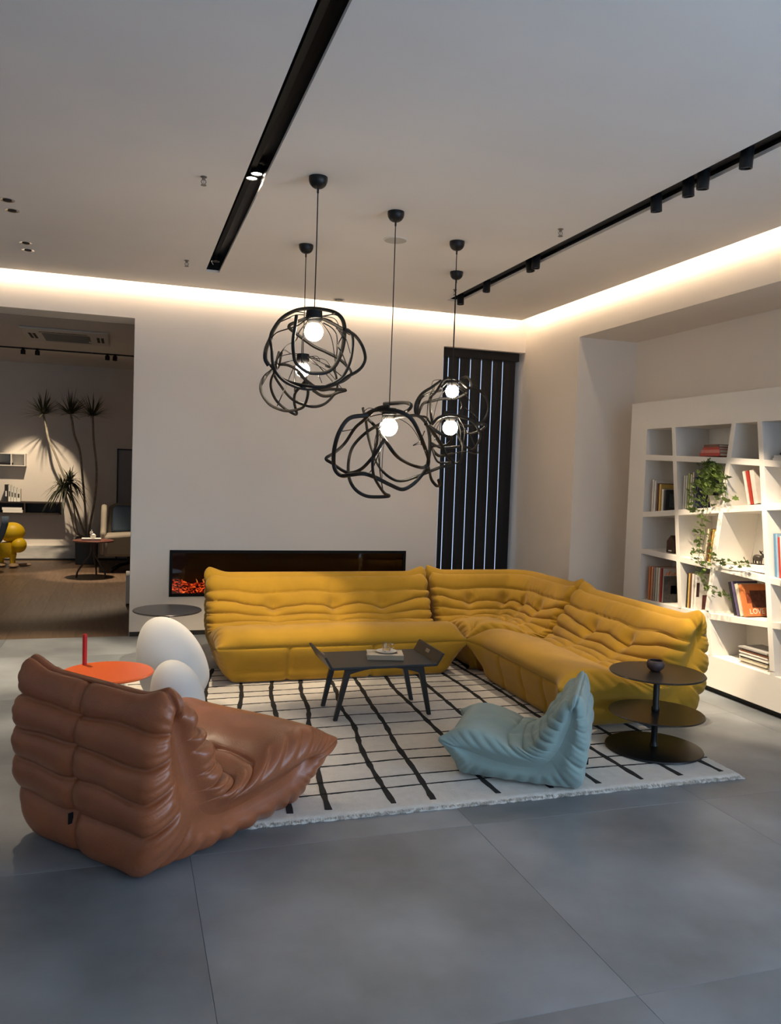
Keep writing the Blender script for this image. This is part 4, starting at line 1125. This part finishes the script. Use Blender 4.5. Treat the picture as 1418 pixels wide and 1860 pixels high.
# trailing ivy in a pale pot
py_ = at(1303, 905, 0, XF+0.10).y
pz = shelf_z(2, py_)+0.004
iv = thing('trailing_ivy', 'green trailing ivy hanging from the second shelf down the bookcase front', 'plant', (XF+0.10, py_, pz))
MB().lathe([(0.045, 0), (0.050, 0.005), (0.062, 0.085), (0.066, 0.09), (0.060, 0.092), (0.055, 0.075)], 28).build('pot', mat('pale_pot', (0.60, 0.57, 0.52), 0.5), iv, smooth=True)
MB().lathe([(0.056, 0.076), (0.001, 0.080)], 20, cap=False).build('soil', mat('soil', (0.03, 0.02, 0.012), 0.95), iv)
IO = Vector((XF+0.10, py_, pz))
STEM = mat('ivy_stem', (0.16, 0.17, 0.06), 0.7)
LEAF = mat('ivy_leaf', (0.15, 0.22, 0.055), 0.5, rand=0.35)
# lobed leaf
lv = [(0, 0, 0), (0.35, 0.18, 0.03), (0.62, 0.10, 0.05), (0.45, 0.45, 0.03), (0.52, 0.72, 0.06), (0.22, 0.72, 0.02), (0, 1.05, -0.08), (-0.22, 0.72, 0.02), (-0.52, 0.72, 0.06), (-0.45, 0.45, 0.03), (-0.62, 0.10, 0.05), (-0.35, 0.18, 0.03), (0, 0.5, -0.05)]
lf = [(12, i, i+1) for i in range(0, 11)] + [(12, 11, 0)]
def leaf_mesh(mtl, nm):
    me = bpy.data.meshes.new(nm); me.from_pydata(lv, [], lf); me.update(); me.materials.append(mtl); return me
lmA = leaf_mesh(LEAF, 'leaf')
rs = np.random.RandomState(6)
def add_leaf(P, size):
    o = bpy.data.objects.new('leaf', lmA); COL.objects.link(o); o.parent = iv
    o.location = P-IO; o.scale = (size, size, size)
    o.rotation_euler = (rs.uniform(1.9, 3.0), rs.uniform(-0.5, 0.5), rs.uniform(-2.4, -0.6))
trails = [([(1296, 870), (1288, 862), (1270, 880), (1262, 905), (1258, 930)], -0.03, 0), ([(1300, 865), (1310, 855), (1318, 880), (1316, 905)], -0.02, 0),
          ([(1292, 870), (1282, 900), (1276, 935), (1272, 970), (1270, 1000), (1268, 1020)], -0.05, 1), ([(1290, 880), (1284, 930), (1280, 970), (1276, 1000), (1282, 1028), (1277, 1042), (1283, 1060), (1300, 1075), (1322, 1085)], -0.06, 1),
          ([(1288, 960), (1292, 1000), (1300, 1018), (1320, 1024), (1345, 1026), (1360, 1024)], -0.03, 1), ([(1298, 855), (1290, 845), (1300, 850), (1308, 865)], 0.0, 0)]
for path, dx, light in trails:
    pts = [at(a, b, 0, XF+dx+0.0) for a, b in path]
    pts = [IO+Vector((0, 0, 0.08))] + pts if path[0][1] < 900 else pts
    sm = crom([tuple(q-IO) for q in pts], 8)
    MB().tube(sm, 0.0022, 5).build('stem', STEM, iv)
    for k in range(2, len(sm)):
        for r_ in range(2 if (light == 0 or k % 2) else 1):
            P = IO+Vector(tuple(sm[k]))+Vector((rs.uniform(-0.05, 0.015), rs.uniform(-0.035, 0.035), rs.uniform(-0.03, 0.03)))
            if P.x > XF-0.012 and P.z < pz: P.x = XF-0.02
            add_leaf(P, rs.uniform(0.024, 0.042)*(0.9 if light else 1.1))
for k in range(70):
    a, b = rs.normal(1288, 14), rs.normal(885, 22)
    P = at(a, b, 0, XF+rs.uniform(-0.07, 0.03)); add_leaf(P, rs.uniform(0.028, 0.048))

# ================================================================== ROOM BEHIND THE OPENING
def atz(px, py, z): return at(px, py, 2, z)
# ceiling cassette
c0, c1, c2 = atz(33, 590, CZ2), atz(197, 604, CZ2), atz(200, 626, CZ2)
ac = thing('air_conditioner', 'white square ceiling air conditioner cassette with a dark perforated grille', 'air conditioner', ((c0.x+c1.x)/2, (c1.y+c2.y)/2, CZ2-0.0015))
aw, ad = abs(c1.x-c0.x)/2, abs(c2.y-c1.y)/2
ACW = mat('ac_plastic', (0.68, 0.66, 0.64), 0.5)
MB().box(-aw, aw, -ad, ad, -0.025, 0).build('panel', ACW, ac, bevel=0.01)
GRL = mat('ac_grille', (0.10, 0.10, 0.10), 0.6)
gri = MB().box(-aw*0.55, aw*0.55, -ad*0.45, ad*0.75, -0.028, -0.025).build('grille', GRL, ac)
for k in range(9):
    y = -ad*0.45+ad*1.2*(k+0.5)/9
    MB().box(-aw*0.55, aw*0.55, y-0.012, y+0.012, -0.031, -0.028).build('slat', mat('ac_slat', (0.22, 0.21, 0.20), 0.5), gri)
for s_ in (-1, 1):
    for q in (0, 1):
        MB().box(s_*aw*(0.74+0.10*q)-0.016, s_*aw*(0.74+0.10*q)+0.016, -ad*0.35, ad*0.45, -0.028, -0.024).build('air_slot', BLACKM, ac)
MB().box(-aw*0.6, aw*0.5, -ad*0.66, -ad*0.60, -0.0275, -0.0245).build('air_slot', BLACKM, ac)
MB().box(aw*0.50, aw*0.56, ad*0.30, ad*0.55, -0.034, -0.028).build('sensor', ACW, ac)
# rail with spots
ra, rb = atz(0, 627, CZ2), atz(243, 647, CZ2)
ry = (ra.y+rb.y)/2
rl = thing('ceiling_rail', 'thin black spotlight rail across the ceiling of the room behind', 'light rail', (0, ry, CZ2))
MB().box(-3.5, 2.0, -0.012, 0.012, -0.018, 0).build('rail', BLACK, rl)
lab2 = ['above the yellow lobed chair', 'above the dark wall shelf', 'over the round side table, nearer the palm', 'over the round side table, farther from the palm']
tg2 = [(-1.6, 13.1, 0.5), (-1.35, YB2, 1.05), (-0.35, 12.2, 0), (-0.9, 11.0, 0)]
pw2 = [180, 240, 300, 260]
for k, px in enumerate((42, 68, 195, 209)):
    xx = at(px, 634+ (px-42)*0.085, 1, ry).x
    cyl_spot(xx, ry, 'short black spot on the far rail ' + lab2[k], tg2[k], pw2[k], (44, 36, 34, 60)[k], r=0.032, hgt=0.06, zt=CZ2-0.02)

DKW = mat('dark_shelf_wood', (0.025, 0.017, 0.013), 0.5, var=0.2, vscale=8)
ys = YB2-0.28
a, b = at(112, 913, 1, ys), at(113, 935, 1, ys)
zs1, zs0, xs1 = a.z, b.z, a.x
ws = thing('wall_shelf', 'long dark open shelf box fixed low on the far wall', 'shelf', (xs1, YB2-0.001, zs0))
hh = zs1-zs0; LSH = 2.4
MB().box(-LSH, 0, -0.28, 0, hh-0.02, hh).build('top_board', DKW, ws); MB().box(-LSH, 0, -0.28, 0, 0, 0.02).build('bottom_board', DKW, ws)
MB().box(-LSH, 0, -0.015, 0, 0.02, hh-0.02).build('back_board', DKW, ws)
for x_ in (0, at(46, 920, 1, ys).x-xs1, -1.3, -LSH+0.02): MB().box(x_-0.02, x_, -0.28, -0.015, 0.02, hh-0.02).build('divider', DKW, ws)
# books on and in the shelf
def fbook(px0, px1, pyt, color, lab, z, text=None):
    x0, x1 = at(px0, 895, 1, ys+0.04).x, at(px1, 895, 1, ys+0.04).x
    h_ = at(px0, pyt, 1, ys+0.04).z-z
    t = thing('book', lab, 'book', ((x0+x1)/2, ys+0.04, z+0.001))
    w_ = (x1-x0)/2-0.001
    MB().box(-w_, w_, 0, 0.16, 0, h_).build('cover', mat('fcover_%d' % int(color[0]*100), color, 0.5), t)
    MB().box(-w_+0.003, w_-0.003, 0.003, 0.158, h_-0.004, h_+0.0005).build('pages', PAPER, t)
    MB().box(-w_*0.5, w_*0.5, -0.0006, 0, h_*0.3, h_*0.62).build('spine_print', mat('fprint_%d' % int(color[0]*100), (0.03, 0.03, 0.03) if color[0] > 0.3 else (0.7, 0.68, 0.64), 0.6), t)
fbook(8, 14, 880, (0.02, 0.018, 0.016), 'black spined book on top of the dark wall shelf', zs1)
fbook(15, 19.5, 881, (0.72, 0.70, 0.64), 'white book next to the black one on the wall shelf', zs1)
fbook(20, 24.5, 884, (0.70, 0.68, 0.62), 'white book with dark spine print, second of the white row', zs1)
fbook(25, 30, 886, (0.72, 0.69, 0.63), 'white book with bold spine print, third of the white row', zs1)
fbook(30.5, 37, 888, (0.71, 0.68, 0.60), 'short white book ending the row on the wall shelf', zs1)
x0, x1 = at(5, 928, 1, ys+0.03).x, at(41, 928, 1, ys+0.03).x
for k in range(2):
    t = thing('book', 'white flat book inside the dark wall shelf, %s one' % ('lower', 'upper')[k], 'book', ((x0+x1)/2-0.01*k, ys+0.03, zs0+0.021+0.04*k))
    w_ = (x1-x0)/2
    MB().box(-w_, w_, 0, 0.18, 0, 0.038).build('cover', mat('fcover_w', (0.72, 0.69, 0.63), 0.5), t)
    MB().box(-w_+0.004, w_+0.0005, 0.003, 0.178, 0.003, 0.035).build('pages', PAPER, t)
# white open cube shelf
yc = YB2-0.22
a, b = at(46, 824, 1, yc), at(45, 847, 1, yc)
cs = thing('wall_shelf', 'small white open two-cell shelf fixed high on the far wall', 'shelf', (a.x, YB2-0.001, b.z))
hh = a.z-b.z
MB().box(-1.2, 0, -0.22, 0, hh-0.014, hh).build('top_board', WHITE, cs); MB().box(-1.2, 0, -0.22, 0, 0, 0.014).build('bottom_board', WHITE, cs)
MB().box(-1.2, 0, -0.01, 0, 0.014, hh-0.014).build('back_board', WHITE, cs)
for x_ in (0, at(21, 835, 1, yc).x-a.x, -1.186): MB().box(x_-0.014, x_, -0.22, -0.01, 0.014, hh-0.014).build('divider', WHITE, cs)
t = thing('box', 'flat dark box lying in the white two-cell shelf', 'box', (at(9, 842, 1, yc+0.03).x, YB2-0.11, b.z+0.0145))
MB().box(-0.10, 0.10, -0.07, 0.07, 0, 0.028).build('body', BLACKM, t, bevel=0.003); MB().box(-0.102, 0.102, -0.072, 0.072, 0.028, 0.036).build('lid', DKW, t, bevel=0.002)

# framed dark panel standing at the far wall
a = at(213, 815, 1, YB2-0.04)
pn = thing('framed_panel', 'tall grey panel in a thin black frame at the far wall', 'panel', (a.x, YB2-0.03, 0))
zt_ = a.z
MB().box(0, 0.018, -0.02, 0.028, 0.0, zt_).build('frame_side', BLACK, pn); MB().box(0.782, 0.80, -0.02, 0.028, 0.0, zt_).build('frame_side', BLACK, pn)
MB().box(0, 0.8, -0.02, 0.028, zt_-0.018, zt_).build('frame_top', BLACK, pn); MB().box(0, 0.8, -0.02, 0.028, 0.0, 0.018).build('frame_bottom', BLACK, pn)
MB().box(0.018, 0.782, 0.0, 0.02, 0.018, zt_-0.018).build('sheet', mat('panel_grey', (0.32, 0.31, 0.32), 0.5), pn)

# dracaena in a dark square pot
pb = atz(158, 1021, 0); yp = 13.56
w_ = (at(180, 985, 1, yp-0.15).x-at(138, 985, 1, yp-0.15).x)/2
zp = at(158, 976, 1, yp).z
dr = thing('dracaena_palm', 'tall bare-stemmed dracaena with five spiky heads in a dark square pot', 'plant', (pb.x, yp, 0))
DO = Vector((pb.x, yp, 0))
w0 = w_*0.93
MB().hexa([(-w0, -w0, 0), (w0, -w0, 0), (w0, w0, 0), (-w0, w0, 0)], [(-w_, -w_, zp), (w_, -w_, zp), (w_, w_, zp), (-w_, w_, zp)]).build('pot', mat('pot_black', (0.012, 0.016, 0.018), 0.4), dr, bevel=0.01)
MB().box(-w_*0.9, w_*0.9, -w_*0.9, w_*0.9, zp, zp+0.004).build('soil', mat('soil', (0.03, 0.02, 0.012)), dr)
BARK = mat('palm_bark', (0.30, 0.26, 0.20), 0.8, var=0.25, vscale=20)
DLEAF = mat('palm_leaf', (0.055, 0.060, 0.030), 0.5)
stems = [[(158, 975), (150, 960), (135, 915), (110, 850), (98, 820), (88, 797), (83, 770), (78, 752)], [(156, 975), (155, 930), (150, 870), (145, 820), (135, 790), (131, 765), (128, 752)],
         [(160, 975), (165, 945), (173, 900), (175, 850), (170, 800), (169, 775), (168, 755)], [(154, 975), (138, 968), (130, 940), (123, 910), (115, 888)], [(152, 975), (141, 966), (136, 935), (131, 900), (127, 876)]]
rs = np.random.RandomState(9)
for k, sx in enumerate(stems):
    dep = (0.0, 0.03, -0.03, -0.26, -0.22)[k]
    pts = [at(a, b, 1, yp+dep*(i/len(sx)))-DO for i, (a, b) in enumerate(sx)]
    r_ = 0.017 if k < 3 else 0.011
    MB().tube(crom([tuple(q) for q in pts], 5), r_, 7).build('stem', BARK, dr, smooth=True)
    top = pts[-1]; m = MB()
    for j in range(84):
        a_ = rs.uniform(0, 6.283); el = (abs(rs.normal(0.45, 0.38))-0.1) if k < 3 else rs.uniform(-0.3, 1.3)
        L_ = rs.uniform(0.30, 0.46) if k < 3 else rs.uniform(0.26, 0.42)
        d_ = Vector((math.cos(a_)*math.cos(el), math.sin(a_)*math.cos(el), math.sin(el))); sag = (0.10 if k < 3 else 0.95)*L_
        side = d_.cross(Vector((0, 0, 1)));
        side = side.normalized() if side.length > 1e-3 else Vector((1, 0, 0))
        vs = []
        for i in range(5):
            t_ = i/4; c_ = top+Vector((0, 0, rs.uniform(-0.004, 0.004)))+d_*L_*t_+Vector((0, 0, -sag*t_*t_*math.cos(el)))
            ww = 0.013*(1-t_)**0.6+0.0003; vs += [c_-side*ww, c_+side*ww]
        m.add(vs, [(i*2, i*2+1, i*2+3, i*2+2) for i in range(4)])
    m.build('leaf_head', DLEAF, dr)

# small round table on bent legs
f1, f2 = atz(136, 1047, 0), atz(190, 1048, 0)
tcx, tcy = at(170, 981, 2, 0.50).x, (f1.y+f2.y)/2
ztab = at(170, 981, 1, tcy).z
rt2 = thing('side_table', 'small round reddish wood table on bent metal legs before the palm pot', 'side table', (tcx, tcy, 0))
r2 = (at(208, 981, 1, tcy).x-at(132, 981, 1, tcy).x)/2
MB().lathe([(r2*0.95, ztab-0.022), (r2, ztab-0.012), (r2, ztab-0.003), (r2*0.98, ztab), (0.001, ztab)], 48).build('top', mat('red_wood', (0.10, 0.028, 0.018), 0.35, var=0.3, vscale=12), rt2, smooth=True)
LEGM = mat('grey_metal', (0.10, 0.09, 0.085), 0.4, metallic=0.6)
for k in range(3):
    a_ = math.radians(200+120*k)
    MB().tube(crom([(0.02*math.cos(a_), 0.02*math.sin(a_), ztab-0.02), (0.035*math.cos(a_), 0.035*math.sin(a_), ztab*0.62), (0.11*math.cos(a_), 0.11*math.sin(a_), ztab*0.42), (0.20*math.cos(a_), 0.20*math.sin(a_), ztab*0.18), (0.225*math.cos(a_), 0.225*math.sin(a_), 0)], 6), 0.012, 8).build('leg', LEGM, rt2, smooth=True)
t = thing('book', 'white book lying on the small reddish round table', 'book', (at(166, 979, 1, tcy).x, tcy, ztab+0.0005))
MB().box(-0.125, 0.125, -0.08, 0.08, 0, 0.004).box(-0.125, 0.125, -0.08, 0.08, 0.021, 0.025).box(-0.125, -0.121, -0.08, 0.08, 0.004, 0.021).build('cover', mat('fcover_w', (0.72, 0.69, 0.63)), t)
MB().box(-0.121, 0.122, -0.078, 0.078, 0.004, 0.021).build('pages', PAPER, t)
t = thing('figurine', 'small white rabbit-like figurine on the white book', 'figurine', (at(169, 972, 1, tcy).x, tcy, ztab+0.026))
MB().sphere((0, 0, 0.032), 0.038, 0.03, 0.034, 16, 10).build('body', PORC, t, smooth=True)
MB().sphere((-0.022, 0, 0.076), 0.022, 0.019, 0.02, 14, 8).build('head', PORC, t, smooth=True)
for s_ in (-1, 1): MB().sphere((-0.020, s_*0.009, 0.100), 0.006, 0.005, 0.016, 8, 6).build('ear', PORC, t, smooth=True)

# wing armchair, partly hidden by the wall
ay = f1.y+0.75
a0 = at(180, 1000, 1, ay); a1 = at(238, 1000, 1, ay)
ax0 = a0.x
zt_ = at(195, 913, 1, ay).z; zse = at(205, 968, 1, ay-0.2).z
ar = thing('wing_armchair', 'high-backed beige and blue armchair behind the small round table', 'armchair', (ax0, ay, 0))
BEI = mat('beige_fabric', (0.30, 0.26, 0.21), 0.9, bump=0.1, bscale=200); BLF = mat('slate_blue_fabric', (0.10, 0.15, 0.22), 0.9, bump=0.1, bscale=200)
def slab(name, pts_front, thick, mtl, axis=Vector((0, 1, 0)), bevel=0.03):
    """closed outline in (x, z), thickened along y"""
    n = len(pts_front); v = [(p[0], p[1], p[2]) for p in pts_front]+[(p[0]+axis.x*thick, p[1]+axis.y*thick, p[2]+axis.z*thick) for p in pts_front]
    f = [tuple(range(n))[::-1], tuple(range(n, 2*n))]+[(i, (i+1) % n, n+(i+1) % n, n+i) for i in range(n)]
    return MB().add(v, f).build(name, mtl, ar, bevel=bevel, smooth=True)
slab('back_shell', [(0.10, 0.10, 0.30), (0.75, 0.10, 0.30), (0.75, 0.10, zt_-0.03), (0.60, 0.10, zt_), (0.22, 0.10, zt_-0.01), (0.12, 0.10, zt_-0.06)], 0.07, BEI)
slab('back_cushion', [(0.16, 0.02, zse), (0.72, 0.02, zse), (0.72, 0.02, zt_-0.06), (0.24, 0.02, zt_-0.04), (0.18, 0.02, zt_-0.08)], 0.09, BLF)
for x_ in (0.02, 0.74):
    slab('wing', [(x_, 0.14, 0.28), (x_, 0.14, zt_-0.05), (x_, -0.02, zt_-0.02), (x_, -0.14, zt_-0.14), (x_, -0.22, zse+0.12), (x_, -0.40, zse+0.02), (x_, -0.40, 0.26)], 0.08, BEI, axis=Vector((1, 0, 0)))
slab('seat', [(0.08, -0.45, 0.24), (0.76, -0.45, 0.24), (0.76, -0.45, zse+0.03), (0.08, -0.45, zse-0.02)], 0.55, BEI, bevel=0.04)
MB().lathe([(0.03, 0.10), (0.03, 0.25)], 12, c=(0.42, -0.15, 0)).build('swivel_post', BLACK, ar)
for k in range(4):
    a_ = math.radians(45+90*k)
    MB().tube([(0.42, -0.15, 0.12), (0.42+0.18*math.cos(a_), -0.15+0.18*math.sin(a_), 0.09), (0.42+0.34*math.cos(a_), -0.15+0.34*math.sin(a_), 0.012)], [0.025, 0.02, 0.012], 8).build('foot', BLACK, ar)

# yellow lobed chair with wooden feet and the blue shell chair beside it
yy = atz(25, 1029, 0).y
def ye(px, py, dy=0.0): return at(px, py, 1, yy+dy)
o0 = ye(18, 1029); o0 = Vector((o0.x, yy, 0))
yc_ = thing('yellow_chair', 'bright yellow lobed sculptural chair on wooden feet', 'chair', o0)
YP = mat('yellow_lacquer', srgb(238, 196, 24), 0.45)
ppm = FPX/((Vector((o0.x, yy, 1.0))-CAM).dot(_f))
def lobe(name, px, py, wpx, hpx, dy, depth):
    c = ye(px, py, dy)-o0
    MB().sphere(tuple(c), wpx/2/ppm, depth, hpx/2/ppm, 28, 18).build(name, YP, yc_, smooth=True)
lobe('upper_lobe', 22, 967, 44, 37, 0.0, 0.16)
lobe('lower_lobe', 34, 990, 27, 28, -0.06, 0.12)
c = [ye(12, 985)-o0, ye(14, 1000)-o0, ye(16, 1012)-o0]
MB().tube([tuple(q) for q in c], [17/ppm, 17/ppm, 12/ppm], 20).build('trunk', YP, yc_, smooth=True)
OAK = mat('pale_oak', (0.42, 0.29, 0.17), 0.5, var=0.1, vscale=10)
for (px, pz_, dy) in ((2, 1006, 0.05), (23, 1006, -0.05)):
    a = ye(px, pz_, dy)-o0; b = ye(px, 1026, dy)-o0; b.z = 0.03
    MB().tube([tuple(a), tuple((a+b)/2), tuple(b)], [7/ppm, 5/ppm, 4.5/ppm], 12).build('leg', YP, yc_, smooth=True)
    MB().sphere((b.x+0.02, b.y-0.06, 0.03), 0.07, 0.13, 0.03, 16, 8).build('foot', OAK, yc_, smooth=True)
MB().sphere((ye(44, 1027).x-o0.x, 0.06, 0.022), 0.10, 0.04, 0.022, 14, 8).build('foot', OAK, yc_, smooth=True)
o1 = ye(2, 1025, -0.75); ysh = yy-0.75
sc_ = thing('shell_chair', 'slate blue shell chair beside the yellow lobed chair', 'chair', (o1.x-0.18, ysh, 0))
S0 = Vector((o1.x-0.18, ysh, 0))
prof = [(14, 938), (13, 952), (8, 968), (2, 982), (-8, 990), (-40, 992)]
v = []; f = []
for i, (px, py) in enumerate(prof):
    for j in range(7):
        t_ = j/6-0.5; q = at(px, py, 1, ysh+0.34*t_)-S0; q.x -= 0.12*(2*abs(t_))**2*0.5; v.append(tuple(q))
for i in range(len(prof)-1):
    for j in range(6): f.append((i*7+j, i*7+j+1, (i+1)*7+j+1, (i+1)*7+j))
sh_ = mesh_obj('shell', v, f, mat('slate_blue_fabric', (0.10, 0.15, 0.22)), sc_, smooth=True)
md = sh_.modifiers.new('thick', 'SOLIDIFY'); md.thickness = 0.03; md.offset = 0
zsh = at(-8, 990, 1, ysh).z
for (dx, dy) in ((-0.28, -0.15), (-0.28, 0.15), (0.06, -0.13), (0.06, 0.13)):
    xb_ = at(-8, 990, 1, ysh).x-S0.x
    MB().tube([(xb_-0.1+dx*0.4, dy*0.7, zsh), (xb_-0.06+dx, dy, 0)], [0.014, 0.010], 8).build('leg', BLACK, sc_)
# white display plinth peeking out behind the wall end
q = atz(233, 1100, 0)
wp = thing('display_plinth', 'low white display plinth just behind the end of the fireplace wall', 'plinth', (q.x+0.17, q.y+0.2, 0))
MB().box(-0.2, 0.3, -0.2, 0.2, 0.02, 0.34).build('body', WHITE, wp, bevel=0.004); MB().box(-0.18, 0.28, -0.18, 0.18, 0, 0.02).build('foot', PLINTH, wp)
